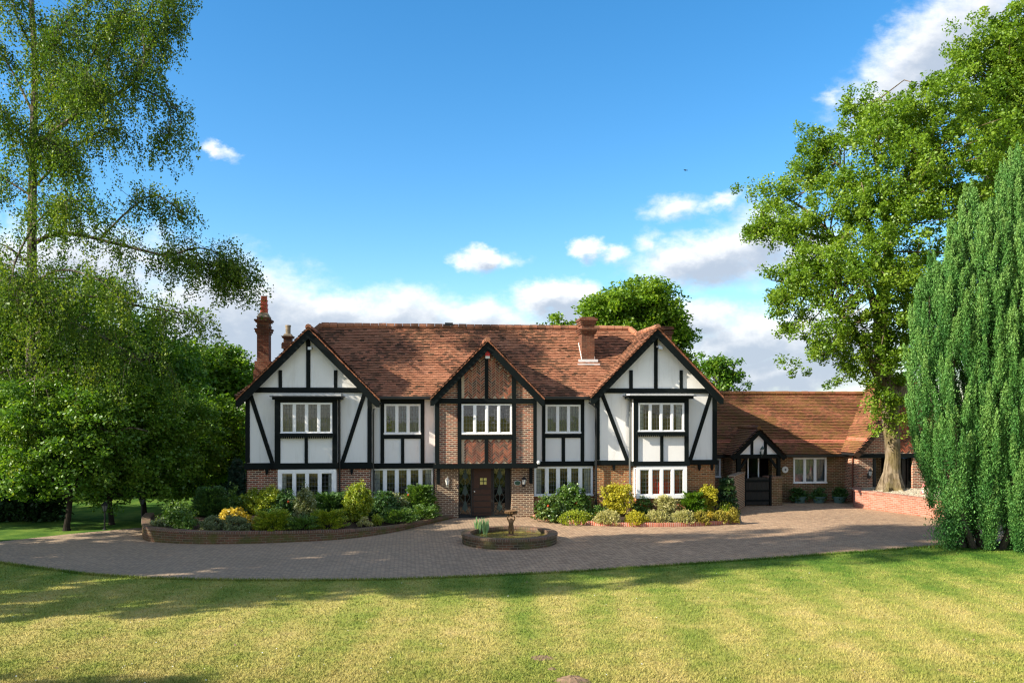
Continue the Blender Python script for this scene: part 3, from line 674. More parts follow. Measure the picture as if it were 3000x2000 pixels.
# ---- centre: jettied brick gable over the entrance
v = V_JET; XC = 1116
cz0, cz1 = hz(XC, 1075, v), hz(XC, 1064, v)
uc0, uc1 = hu(999, v), hu(1232, v)
cw = (hu(1059.8, v) + .01, hu(1176, v) - .01, hz(XC, 996, v) + .01, hz(XC, 926, v) - .01)
zt = hz(XC, 915, v)
bm = MB(); bm.wall(uc0 + .02, uc1 - .02, cz1, zt, v, [cw]); bm.prism([(uc0 + .02, zt), (uc1 - .02, zt), (uCa, ZC - .3)], v, v + .1)
bm.face([(uc0 + .02, v, cz0), (uc0 + .02, v, zt), (uc0 + .02, 1, zt), (uc0 + .02, 1, cz0)]); bm.face([(uc1 - .02, v, cz0), (uc1 - .02, 1, cz0), (uc1 - .02, 1, zt), (uc1 - .02, v, zt)])
bm.face([(uc0, v, cz0 + .02), (uc0, 1, cz0 + .02), (uc1, 1, cz0 + .02), (uc1, v, cz0 + .02)])
bm.build("brick_wall", M['brick'], house)
fr = Frame(v, -.065)
fr.post(999, 1009, 905, 1064); fr.post(1224.7, 1232.5, 905, 1064); fr.post(1050.8, 1059.5, 858, 1064); fr.post(1175.8, 1185, 858, 1064)
fr.post(1113.6, 1121.3, 800, 915); fr.post(1113.6, 1121.3, 1008, 1064); fr.rail(999, 1232, 915, 926.5); fr.rail(1059, 1176, 999, 1008.5); fr.rail(1059, 1176, 924, 927)
fr.mb.box(hu(996, v), hu(1234, v), v - .10, v + .06, cz0, cz1); fr.done()
winpx(1059.8, 1176, 926, 996.5, v, 4, lattice=(2, 5), curtain=None)
# herringbone brick panels: every brick laid, those outside the panel left out
HB = plain("herringbone_mortar", (.50, .40, .28), .9, .2, .3, 20, .3)
def hb_mat():
    m, q, out = newmat('herringbone_brick'); a = q.n('ShaderNodeAttribute', attribute_name='rnd'); geo = q.n('ShaderNodeNewGeometry')
    c = q.ramp(a.outputs['Fac'], [((i + .5) / 7, x) for i, x in enumerate(BR)]); nf = q.noise(geo.outputs['Position'], 40, 4)
    c = q.mix(1.0, c, q.m('ADD', q.m('MULTIPLY', nf, .8), .6), 'MULTIPLY'); principled(q, out, c, .85, .2, nf, .4, .01); return m
M['hb'] = hb_mat()
def herringbone(poly, v, parent=house):
    mb = MB(); a0, a1 = min(p[0] for p in poly), max(p[0] for p in poly); b0, b1 = min(p[1] for p in poly), max(p[1] for p in poly)
    L, W = .222, .074; cs = math.cos(math.pi / 4); ar = (a0 + a1) / 2
    for i in range(-6, 7):
        for k in range(-34, 35):
            for hv in (0, 1):
                # herringbone lattice: a flat and an upright brick per step, stripes six widths apart
                x, y = (k + 6 * i) * W, k * W
                cx_, cy_ = (x + 1.5 * W, y + .5 * W) if hv == 0 else (x + .5 * W, y + 2.5 * W)
                wx, wy = (L - .019, W - .019) if hv == 0 else (W - .019, L - .019)
                pts = [(cx_ - wx / 2, cy_ - wy / 2), (cx_ + wx / 2, cy_ - wy / 2), (cx_ + wx / 2, cy_ + wy / 2), (cx_ - wx / 2, cy_ + wy / 2)]
                rp = [(ar + (px * cs - py * cs), (b0 + b1) / 2 + (px * cs + py * cs)) for px, py in pts]
                mx, mz = sum(p[0] for p in rp) / 4, sum(p[1] for p in rp) / 4
                if not inpoly(mx, mz, poly): continue
                if any(p[0] < a0 - .06 or p[0] > a1 + .06 or p[1] < b0 - .06 for p in rp): continue
                mb.prism(rp, v - .014 - random.uniform(0, .004), v + .01, random.random())
    return mb.build("herringbone_panel", M['hb'], parent)
vb = v - .004
def hpoly(pts): return [hp(x, y, v) for x, y in pts]
for pts in ([(1060, 1064), (1113, 1064), (1113, 1009), (1060, 1009)], [(1122, 1064), (1175.5, 1064), (1175.5, 1009), (1122, 1009)],
            [(1060, 914), (1113, 914), (1113, 816), (1060, 868)], [(1122, 914), (1175.5, 914), (1175.5, 868), (1122, 816)]):
    pp = hpoly(pts); bk = MB(); bk.face([(p[0], vb, p[1]) for p in pp]); bk.build("mortar_bed", HB, house); herringbone(pp, vb)
# piers, door, side lights
v = V_PIER
def pier(x0, x1):
    mb = MB(); mb.box(hu(x0, v), hu(x1, v), v, 1.0, 0, cz0 + .01); return mb.build("brick_pier", M['brick_brown'], house)
pier(1000, 1053); pier(1175, 1226)
for x, s in ((1007, 1), (1219, -1)):
    k = MB(); u = hu(x, v); k.prism([(u - .06, cz0 - .01), (u + .06, cz0 - .01), (u + .06, cz0 - .62), (u - .06, cz0 - .62)][::-1], v - .12, v)
    k.build("bracket", M['timber'], house)
vd = .25
def dpx(x0, x1, y0, y1, mat, name, dv=0.0, th=.06, parent=house):
    mb = MB(); mb.box(hu(x0, vd), hu(x1, vd), vd - dv, vd - dv + th, hz(XC, y1, vd), hz(XC, y0, vd)); return mb.build(name, M[mat], parent)
door = dpx(1084, 1131, 1072, 1184, 'door', "front_door", .02)
g = MB()
for (y, h) in ((1121, 1.2), (1135, 1.2), (1149, 1.2), (1163, 1.2), (1176, 1.2)): g.box(hu(1088, vd), hu(1127, vd), vd - .045, vd - .021, hz(XC, y + h, vd), hz(XC, y, vd))
for x in (1086, 1128.5): g.box(hu(x, vd), hu(x + 1.4, vd), vd - .04, vd - .021, hz(XC, 1183, vd), hz(XC, 1073, vd))
g.build("door_rail", M['door_dark'], door)
w = MB(); ww = dpx(1102.5, 1117.5, 1097, 1112, 'amber', "door_window", .03, .02, door)
b = MB(); um = hu(1110, vd); b.box(um - .012, um + .012, vd - .05, vd - .03, hz(XC, 1112, vd), hz(XC, 1097, vd)); b.box(hu(1102.5, vd), hu(1117.5, vd), vd - .052, vd - .031, hz(XC, 1105.2, vd), hz(XC, 1104, vd)); b.build("glazing_bar", M['door_dark'], door)
dpx(1101, 1121, 1115, 1121, 'timber_brown', "letter_plate", .035, .02, door)
hd = MB(); hd.lathe((hu(1089.5, vd), vd - .06, hz(XC, 1128, vd)), [(.0, -.03), (.03, -.02), (.035, 0), (.03, .02), (.0, .03)], 8); hd.build("door_knob", M['silver'], door)
f = MB()
for x0, x1 in ((1053, 1055.5), (1081, 1084), (1131, 1135), (1160, 1164)): f.box(hu(x0, vd), hu(x1, vd), vd - .05, vd + .06, 0, hz(XC, 1070, vd))
f.box(hu(1053, vd), hu(1175, vd), vd - .06, vd + .06, hz(XC, 1073, vd), hz(XC, 1068, vd)); f.box(hu(1053, vd), hu(1175, vd), vd - .3, vd + .06, -.01, .05)
f.box(hu(1164, vd), hu(1175, vd), vd - .02, vd + .06, 0, hz(XC, 1070, vd)); f.build("door_frame", M['door_dark'], house)
for (x0, x1) in ((1055.5, 1081), (1135, 1160)):
    p = MB(); u0, u1 = hu(x0, vd), hu(x1, vd); p.face([(u0, vd + .01, .05), (u1, vd + .01, .05), (u1, vd + .01, 2.3), (u0, vd + .01, 2.3)]); po = p.build("side_light", M['glass'], house)
    bk = MB(); um = (u0 + u1) / 2
    for k in range(3):                                              # wrought tracery: spear heads and scrolls
        z = .35 + k * .62
        bk.prism([(um - .11, z), (um, z - .16), (um + .11, z), (um, z + .34)], vd - .03, vd - .01); bk.box(um - .012, um + .012, vd - .028, vd - .012, z + .30, z + .5)
        for s in (-1, 1): bk.beam((um + s * .19, z + .42), (um, z + .12), .018, vd - .029, vd - .013); bk.beam((um + s * .19, z - .2), (um + s * .02, z + .1), .018, vd - .027, vd - .012)
    bk.build("tracery", M['iron'], po)
def lantern(u, z, v, h=.42, mat='black', name="wall_lantern", parent=house, glassm='lampglass'):
    mb = MB(); mb.box(u - .05, u + .05, v - .02, v, z - h * .55, z - h * .1); mb.tube([(u, v - .01, z - h * .45), (u, v - .13, z - h * .55), (u, v - .17, z - h * .35)], .014, 6)
    mb.lathe((u, v - .17, z), [(.0, -h * .42), (.035, -h * .38), (.055, -h * .3), (.03, -h * .28)], 6); mb.lathe((u, v - .17, z), [(.095, h * .12), (.10, h * .15), (.04, h * .32), (.012, h * .36), (.012, h * .45), (0, h * .47)], 6)
    for k in range(6): a = k * math.pi / 3; mb.tube([(u + .052 * math.cos(a), v - .17 + .052 * math.sin(a), z - h * .31), (u + .09 * math.cos(a), v - .17 + .09 * math.sin(a), z + h * .13)], .007, 4)
    o = mb.build(name, M[mat], parent); g = MB(); g.lathe((u, v - .17, z), [(.05, -h * .29), (.085, h * .12)], 6); g.build("lamp_glass", M[glassm], o); return o
lantern(hu(1027.5, V_PIER), hz(1027.5, 1104, V_PIER), V_PIER, .44, 'silver'); lantern(hu(1202.5, V_PIER), hz(1202, 1103, V_PIER), V_PIER, .44)
pq = MB(); c = (hu(1188.5, V_PIER), hz(1188.5, 1108.5, V_PIER)); n = 20
for (rr, vv, mm) in ((1.0, .0, 1), (.86, .012, 0)):
    pq.cur = mm; pq.prism([(c[0] + .135 * rr * math.cos(2 * math.pi * k / n), c[1] + .10 * rr * math.sin(2 * math.pi * k / n)) for k in range(n)], V_PIER - .03 - vv, V_PIER - .002)
pq.build("name_plaque", [M['plaque_green'], M['lampglass']], house)
a = MB(); a.prism([hp(1114, 823.5, V_JET), hp(1124, 823.5, V_JET), hp(1124.5, 804.5, V_JET), hp(1113.5, 804.5, V_JET)], V_JET - .2, V_JET - .07); ao = a.build("alarm_box", M['red_box'], house)
a = MB(); a.box(hu(1114, V_JET), hu(1124, V_JET), V_JET - .205, V_JET - .15, hz(1119, 823.8, V_JET), hz(1119, 818, V_JET)); a.build("alarm_base", M['plaque'], ao)
for x, y in ((708.5, 801), (1508, 799)):
    a = MB(); u, z = hp(x, y, V_WING); a.box(u - .03, u + .03, V_WING - .12, V_WING - .04, z + .02, z + .07); a.hexa([(u - .13 + .13, V_WING - .30, z - .06), (u + .16, V_WING - .30, z - .06), (u + .16, V_WING - .13, z - .03), (u - .0, V_WING - .13, z - .03), (u, V_WING - .27, z + .07), (u + .16, V_WING - .27, z + .07), (u + .16, V_WING - .12, z + .08), (u, V_WING - .12, z + .08)])
    ao = a.build("floodlight", M['silver' if x > 1000 else 'pipe_grey'], house); g = MB(); g.face([(u + .012, V_WING - .303, z - .045), (u + .148, V_WING - .303, z - .045), (u + .148, V_WING - .278, z + .055), (u + .012, V_WING - .278, z + .055)]); g.build("lamp_glass", M['lampglass'], ao)
a = MB(); u, z = hp(1233, 1061, V_JET); a.lathe((u + .05, V_JET - .12, z - .08), [(0, 0), (.05, .02), (.07, .07), (.06, .12), (.03, .15)], 10); a.build("security_camera", M['lampglass'], house)
# downpipes
def pipe(pts, mat, r=.035, name="downpipe"):
    mb = MB(); mb.tube(pts, r, 8); return mb.build(name, M[mat], house)
def down(x, ytop, ybot, v, mat, hop=None, r=.035):
    u = hu(x, v); z1 = hz(x, ytop, v); z0 = hz(x, ybot, v) if ybot else .1
    pts = [(u, v, z0), (u, v, z1)]
    if hop: pts += [(u + hop[0] * .5, v, z1 + .16), (u + hop[0], v, z1 + .24)]
    return pipe(pts, mat, r)
down(857.5, 940, 1200, -.07, 'gutter', (.32, 0)); down(1001.5, 950, 1068, V_JET + .1, 'pipe_white'); down(1369.5, 938, 1180, -.09, 'gutter', (-.3, 0)); down(780, 918, 1200, -.12, 'gutter', (.1, 0)); down(1447, 920, 1175, -.12, 'pipe_grey', (-.08, 0), .045)
down(995.5, 1075, 1180, V_PIER, 'gutter')
# shell: side and back walls, floor slab and dark room
sh = MB(); zt_ = ZE + .05
for (u, s) in ((uL0 + .02, 1), (uR1 - .02, -1)): sh.face([(u, V_WING, 0), (u, V_WING, zt_), (u, VB - .2, zt_), (u, VB - .2, 0)][::s])
sh.face([(uL0, VB - .2, 0), (uL0, VB - .2, zt_), (uR1, VB - .2, zt_), (uR1, VB - .2, 0)]); sh.build("brick_wall", M['brick'], house)
rm = MB(); zf = hz(XC, 1066, 0) - .02
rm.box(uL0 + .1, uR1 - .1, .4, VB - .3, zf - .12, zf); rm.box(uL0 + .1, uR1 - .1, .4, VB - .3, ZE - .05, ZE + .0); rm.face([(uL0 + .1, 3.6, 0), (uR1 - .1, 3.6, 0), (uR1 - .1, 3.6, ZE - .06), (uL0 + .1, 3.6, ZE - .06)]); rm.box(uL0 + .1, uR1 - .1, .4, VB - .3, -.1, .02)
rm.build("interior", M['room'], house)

# ---- chimneys
def chimney(u0, u1, v0, v1, zb, zt, bands, mat='chimney', pots=(), name="chimney", cap=None):
    mb = MB(); mb.box(u0, u1, v0, v1, zb, zt)
    for (z0, z1, e) in bands: mb.box(u0 - e, u1 + e, v0 - e, v1 + e, z0, z1)
    o = mb.build(name, M[mat], house)
    if cap:
        c = MB(); e = cap; um, vm = (u0 + u1) / 2, (v0 + v1) / 2
        c.hexa([(u0 - .02, v0 - .02, zt), (u1 + .02, v0 - .02, zt), (u1 + .02, v1 + .02, zt), (u0 - .02, v1 + .02, zt), (um - .15, vm - .15, zt + e), (um + .15, vm - .15, zt + e), (um + .15, vm + .15, zt + e), (um - .15, vm + .15, zt + e)]); c.build("mortar_cap", M['pot_stone'], o)
    for (pu, pv, prof, pm) in pots:
        p = MB(); p.lathe((pu, pv, zt), prof, 14); p.build("chimney_pot", M[pm], o)
    return o
# tall stack on the left side wall
v0 = 3.0; u0, u1 = hu(590, v0), hu(617, v0); Z = lambda y: hz(604, y, v0)
bands = [(Z(767), Z(764), .03), (Z(763), Z(757), .07), (Z(757), Z(754), .10), (Z(750), Z(747), .03), (Z(740), Z(737), .06), (Z(737), Z(733), .10), (Z(850), Z(829), .08), (0, Z(850), .12)]
pot = [(.16, -.05), (.16, .22), (.19, .24), (.145, .26), (.155, .40), (.18, .42), (.14, .44), (.145, .57), (.175, .59), (.135, .61), (.125, .74), (.145, .78), (.10, .78)]
chimney(u0, u1, v0, v0 + .6, 0, Z(728), bands, 'chimney', [((u0 + u1) / 2, v0 + .3, [(r, z + .12) for r, z in pot], 'terracotta')], cap=.2)
v0 = 6.2; u0, u1 = hu(651, v0), hu(669, v0); Z = lambda y: hz(660, y, v0)
chimney(u0, u1, v0, v0 + .45, 3, Z(771), [(Z(776), Z(773), .06), (Z(773), Z(771.5), .09), (Z(789), Z(786), .06), (Z(800), Z(789), .08)], 'chimney', [((u0 + u1) / 2, v0 + .22, [(.11, 0), (.115, .42), (.135, .44), (.13, .5), (.09, .5)], 'pot_stone')], cap=.1)
# front stack on the main slope
for k in range(400):
    v = VE + k * .01
    if ZE + (v - VE) * TP >= hz(1351, 831, v): break
v0 = v; u0, u1 = hu(1336.5, v0), hu(1365.5, v0); Z = lambda y: hz(1351, y, v0 + .1); dp = .72
co = chimney(u0, u1, v0, v0 + dp, Z(840), Z(729), [(Z(731.5), Z(728.5), .01), (Z(737), Z(731.5), .11), (Z(742), Z(737), .07), (Z(746), Z(742), .04), (Z(758), Z(756), .13), (Z(762), Z(758), .09), (Z(766), Z(762), .05)], 'chimney')
fl = MB(); zb = Z(831)
fl.box(u0 - .14, u1 + .14, v0 - .05, v0 - .002, zb - .08, zb + .10); fl.box(u0 - .2, u1 + .2, v0 - .16, v0 - .05, zb - .17, zb - .08)
for k in range(6):
    vv = v0 + dp * k / 6; zz = zb + dp * k / 6 * TP
    for s, uu in ((-1, u0), (1, u1)): fl.box(min(uu, uu + s * .012), max(uu, uu + s * .012), vv, vv + dp / 6, zz - .05, zz + .22)
fl.build("lead_flashing", M['flash'], co)
v0 = 6.2; u0, u1 = hu(1521, v0), hu(1543, v0); Z = lambda y: hz(1530, y, v0)
chimney(u0, u1, v0, v0 + .6, 3, Z(749), [(Z(751.5), Z(749.4), .05), (Z(757), Z(752), .09), (Z(763), Z(761), .08), (Z(768), Z(763), .05)], 'chimney')
rv = MB(); rv.box(hu(1022, VR), hu(1040, VR), VR - .12, VR + .12, ZR + .08, ZR + .20); rv.build("ridge_vent", M['black'], house)

# ---- things seen through the windows
arm = thing("red_armchair", h2w(hu(1524, .1), .15, .55), "red upholstered armchair seen through the ground floor bay window on the right", "armchair", rz=TH)
mb = MB(); mb.box(-.4, .4, -.35, .4, .0, .8); ao = mb.build("seat", M['red_cloth'], arm)
mb = MB(); mb.prism([(-.42, .8), (.42, .8), (.38, 1.5), (.15, 1.62), (-.15, 1.62), (-.38, 1.5)], .2, .42); mb.build("backrest", M['red_cloth'], arm)
for s in (-1, 1): mb = MB(); mb.box(min(s * .42, s * .58), max(s * .42, s * .58), -.38, .4, .0, 1.05); mb.build("armrest", M['red_cloth'], arm)
# ------------------------------------------------------------------ annexe and garage wing
annexe = thing("brick_annexe", h2w(12, 4.2, 0), "low brick annexe with mossy tiled roof, porch gable and garage gable", "building")
annexe.rotation_euler = (0, 0, TH)
A0 = Vector((12, 4.2, 0))
class AMB(MB):                                                       # same builder, written in the house's frame and moved to the annexe's own base
    def build(s, name, mats, parent=None):
        s.v = [(p[0] - A0.x, p[1] - A0.y, p[2]) for p in s.v] if parent is annexe or getattr(parent, 'parent', None) is annexe else s.v
        return super().build(name, mats, parent)
V_A = 4.2; aX0 = hu(1600, V_A); aX1 = hu(2010, V_A); zAe = hz(1880, 1043, V_A - .3); vAe = V_A - .3
for k in range(400):
    v = vAe + k * .01; z = zAe + (v - vAe) * TP
    if z >= hz(1850, 905, v): break
vAr, zAr = v, z; La = math.hypot(vAr - vAe, zAr - zAe)
r = AMB(); uA0, uA1 = uR1 - .3, aX1 + 2.6
zb_ = hz(1870, 1013, vAe + 0.75); bb = (hz(1870, 1014.5, vAe + .62) - zAe) / TP * math.hypot(1, TP)
tiles(r, (uA0, vAe, zAe), (1, 0, 0), (0, 1, TP), [(0, 0), (uA1 - uA0, 0), (uA1 - uA0, La), (0, La)], wav=.012, band=(bb - .06, bb + .08))
r.face([(uA0, vAr * 2 - vAe, zAe), (uA0, vAr, zAr), (uA1, vAr, zAr), (uA1, vAr * 2 - vAe, zAe)], r=.3)
ridge(r, (uA0, vAr, zAr + .02), (uA1, vAr, zAr + .02), .12)
# garage gable roof
V_G = 2.95; vGf = V_G - .3
uG0 = hu(1966, vGf); zG0 = hz(1968, 1041, vGf); half = 2.85; TG = 1.1; uGa = uG0 + half; zGa = zG0 + half * TG
for s in (-1, 1):
    ul = uGa + s * half; L = math.hypot(half, half * TG)
    tiles(r, (ul, vGf, zG0), (0, 1, 0), (-s, 0, TG), [(0, 0), (max(.2, vAe - vGf + .1), 0), (vAe + (min(zGa, zAr) - zAe) / TP - vGf + .1, L), (0, L)], wav=.012, band=(bb - .06, bb + .08))
ridge(r, (uGa, vGf, zGa), (uGa, vAr, zGa), .11)
# porch gable roof
V_P = 2.9; uP = hu(1744, V_P - .15); zP = hz(1744, 984, V_P - .15); hP = hu(1804, V_P - .15) - uP; TPp = (zP - hz(1744, 1046, V_P - .15)) / hP
for s in (-1, 1):
    ul = uP + s * hP; L = math.hypot(hP, hP * TPp); zl = zP - hP * TPp
    tiles(r, (ul, V_P - .15, zl), (0, 1, 0), (-s, 0, TPp), [(0, 0), (vAe + (zl - zAe) / TP - V_P + .3, 0), (vAe + (zP - zAe) / TP - V_P + .3, L), (0, L)])
ridge(r, (uP, V_P - .15, zP + .03), (uP, vAe + (zP - zAe) / TP, zP + .03), .10)
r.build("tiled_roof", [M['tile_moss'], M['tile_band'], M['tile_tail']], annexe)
# walls
w3 = (hu(1822, V_A) + .01, hu(1898, V_A) - .01, hz(1860, 1109, V_A) + .01, hz(1860, 1050, V_A) - .01)
wp = (hu(1590, V_A), hu(1655, V_A), hz(1640, 1096, V_A), hz(1640, 1052, V_A)); dr = (hu(1712, V_A), hu(1772, V_A), 0, hz(1740, 1050, V_A))
b = AMB(); b.wall(uA0 + .2, aX1 + .3, 0, zAe + .15, V_A, [w3, wp, dr]); b.face([(uA0 + .2, V_A + 6, 0), (aX1 + 6, V_A + 6, 0), (aX1 + 6, V_A + 6, zAe), (uA0 + .2, V_A + 6, zAe)])
b.build("brick_wall", M['brick_annexe'], annexe)
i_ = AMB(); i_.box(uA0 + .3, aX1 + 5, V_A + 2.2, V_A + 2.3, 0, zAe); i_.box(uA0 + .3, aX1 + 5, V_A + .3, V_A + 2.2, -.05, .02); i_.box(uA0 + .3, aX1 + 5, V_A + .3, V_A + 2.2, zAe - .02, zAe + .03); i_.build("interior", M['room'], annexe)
class _W:                                                            # windows written in the house frame, parented to the annexe
    pass
_MB = MB
MB = AMB
def awin(*a, **k):
    return window(*a, **k)
fo, _ = awin(w3[0] - .01, w3[1] + .01, w3[2] - .01, w3[3] + .01, V_A, 3, curtain=('full', 'lace'), parent=annexe, lattice=(1, 2)); awin(wp[0], wp[1], wp[2], wp[3], V_A, 2, curtain=('full', 'drape'), parent=annexe)
MB = _MB
def ab(name, mat, fn, parent=annexe):
    m = AMB(); fn(m); return m.build(name, M[mat] if isinstance(mat, str) else [M[x] for x in mat], parent)
ab("gutter", 'gutter', lambda m: (m.box(uA0 + .4, hu(1962, vAe), vAe - .10, vAe - .01, zAe - .10, zAe - .01), m.box(uA0 + .4, hu(1962, vAe), vAe - .01, V_A, zAe - .13, zAe - .06)))
ab("wall_plaque", ('plaque', 'sign_grey'), lambda m: (m.prism([(hu(1803, V_A) + .15 * math.cos(t * .39269), hz(1803, 1078, V_A) + .15 * math.sin(t * .39269)) for t in range(16)], V_A - .03, V_A - .002),
   setattr(m, 'cur', 1), m.prism([(hu(1803, V_A) + .05 * math.cos(t * 1.0472) + .01, hz(1803, 1078, V_A) + .06 * math.sin(t * 1.0472)) for t in range(6)], V_A - .036, V_A - .031)))
# porch front: barge, panels, posts, curved braces
zb1, zb0 = hz(1744, 1043, V_P), hz(1744, 1052, V_P)
ab("porch_panel", 'render', lambda m: m.prism([(uP - hP * .86, zb1), (uP + hP * .86, zb1), (uP, zP - .25)], V_P, V_P + .06))
ab("porch_frame", 'timber', lambda m: (m.beam((uP - hP * 1.02, zP - hP * TPp - .13), (uP, zP - .12), .24, V_P - .13, V_P - .06), m.beam((uP + hP * 1.02, zP - hP * TPp - .13), (uP, zP - .12), .24, V_P - .125, V_P - .055),
   m.box(uP - hP, uP + hP, V_P - .06, V_P + .1, zb0, zb1), m.box(hu(1723.5, V_P), hu(1730, V_P), V_P - .03, V_P + .05, zb1, zP - .35), m.box(hu(1754, V_P), hu(1761, V_P), V_P - .03, V_P + .05, zb1, zP - .35),
   m.box(hu(1692, V_P), hu(1701, V_P), V_P - .05, V_P + .1, 0, zb0), m.box(hu(1785, V_P), hu(1792, V_P), V_P - .05, V_P + .1, .6, zb0), m.beam((hu(1768, V_P), zb0 + .02), (hu(1784, V_P), zb0 - .42), .10, V_P - .03, V_P + .06),
   m.beam((hu(1716, V_P), zb0 + .02), (hu(1701, V_P), zb0 - .42), .10, V_P - .03, V_P + .06)))
lm = MB; MB = AMB; lantern(hu(1747, V_P), hz(1747, 1034, V_P), V_P - .02, .5, 'verdigris', parent=annexe); MB = lm
ab("porch_wall", 'brick_annexe', lambda m: m.box(hu(1690, V_P) - .1, hu(1690, V_P) + .05, V_P + .15, V_A - .01, 0, zb0)); ab("porch_wall", 'brick_annexe', lambda m: m.box(hu(1773, V_P + .9), hu(1790, V_P + .9), V_P + .9, V_A - .01, 0, zb0))
gd = ab("glazed_door", 'white', lambda m: (m.beam((hu(1718, 3.6), .08), (hu(1718, 3.6), 2.1), .05, 3.58, 3.63), m.beam((hu(1742, 3.6), .08), (hu(1742, 3.6), 2.1), .05, 3.58, 3.63), m.beam((hu(1718, 3.6), .55), (hu(1742, 3.6), .48), .06, 3.585, 3.625), m.beam((hu(1718, 3.6), 2.1), (hu(1742, 3.6), 2.1), .05, 3.586, 3.626)))
ab("pane", 'glass', lambda m: m.face([(hu(1718, 3.6), 3.6, .1), (hu(1742, 3.6), 3.61, .1), (hu(1742, 3.6), 3.61, 2.1), (hu(1718, 3.6), 3.6, 2.1)]), gd)
# garage gable front
g0, g1 = hu(1972, V_G), hu(1972, V_G) + 2 * (uGa - hu(1972, V_G)); o0, o1 = hu(2004, V_G), hu(2097, V_G); zo = hz(2050, 1051, V_G)
def gfront(m):
    m.wall(g0, g1, 0, zo + .0, V_G, [(o0, o1, 0, zo)]); m.face([(g0, V_G, 0), (g0, V_G, zG0 + .1), (g0, V_A, zG0 + .1), (g0, V_A, 0)]); m.face([(g1, V_G, 0), (g1, V_A + 3, 0), (g1, V_A + 3, zG0), (g1, V_G, zG0)])
    m.prism([(g0, zo + .19), (g1, zo + .19), (g1, zG0), (uGa, zGa - .2), (g0, zG0)], V_G, V_G + .1)
ab("garage_wall", 'brick', gfront)
ab("garage_lintel", 'timber', lambda m: m.box(g0 - .05, g1 + .05, V_G - .05, V_G + .2, zo, zo + .19))
hbm = MB; MB = AMB; herringbone([(hu(2040, V_G), zo + .2), (hu(2150, V_G), zo + .2), (hu(2150, V_G), zGa - 1.0), (uGa, zGa - .5), (hu(2040, V_G), zGa - 1.4)], V_G - .005, annexe); MB = hbm
for s in (-1, 1):
    ab("bargeboard", 'timber_brown', lambda m: m.beam((uGa + s * half, zG0 - .14), (uGa, zGa - .14), .26, vGf - .01 - .004 * s, vGf + .05 - .004 * s))
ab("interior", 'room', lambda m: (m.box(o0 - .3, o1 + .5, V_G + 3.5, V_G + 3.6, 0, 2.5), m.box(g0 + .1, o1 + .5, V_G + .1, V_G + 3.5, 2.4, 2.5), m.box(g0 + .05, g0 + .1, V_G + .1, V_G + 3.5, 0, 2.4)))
for x0, x1 in ((2072, 2080), (2083, 2092), (2006, 2012)): ab("garage_door", 'door_dark', lambda m: m.box(hu(x0, V_G + .3), hu(x1, V_G + .3), V_G + .3, V_G + 1.1, .02, zo - .05))
ab("soffit", 'gutter', lambda m: (m.box(uG0 - .03, uG0 + .35, vGf + .02, vAe, zG0 - .10, zG0 - .01)))
ab("downpipe", 'pipe_red', lambda m: m.tube([(g0 - .06, V_G + .42, .05), (g0 - .06, V_G + .42, zG0 - .1)], .04, 8))
lm = MB; MB = AMB; lantern(hu(1994, V_G), hz(1994, 1084, V_G), V_G - .01, .5, 'black', parent=annexe); MB = lm

# ------------------------------------------------------------------ ground, drive, beds
def sheet(name, poly, z, mat, kind='structure'):
    mb = MB(); mb.face([(p[0], p[1], z) for p in poly]); o = mb.build(name, M[mat]); o['kind'] = kind; return o
sheet("lawn", [(-900, -300), (900, -300), (900, 1500), (-900, 1500)], 0.0, 'lawn')
low = [(-150, 1272), (0, 1292), (100, 1305.5), (200, 1318), (330, 1327), (500, 1331.5), (700, 1332.5), (900, 1330.5), (1100, 1323), (1300, 1313.5), (1500, 1300.5), (1700, 1287), (1900, 1272.5), (2050, 1262), (2165, 1253), (2260, 1248), (2420, 1241)]
drive_pts = [G(x, y) for x, y in low] + [G(2420, 1150), G(1990, 1140), G(1640, 1140)] + [h2w(hu(1640, 3), 3, 0), h2w(hu(700, .2), .2, 0)] + [G(x, y) for x, y in ((560, 1190), (420, 1195), (330, 1211), (160, 1226), (0, 1243.5), (-150, 1252))]
drive_poly = [(p.x, p.y) for p in drive_pts]
sheet("driveway", drive_poly, .008, 'drive')

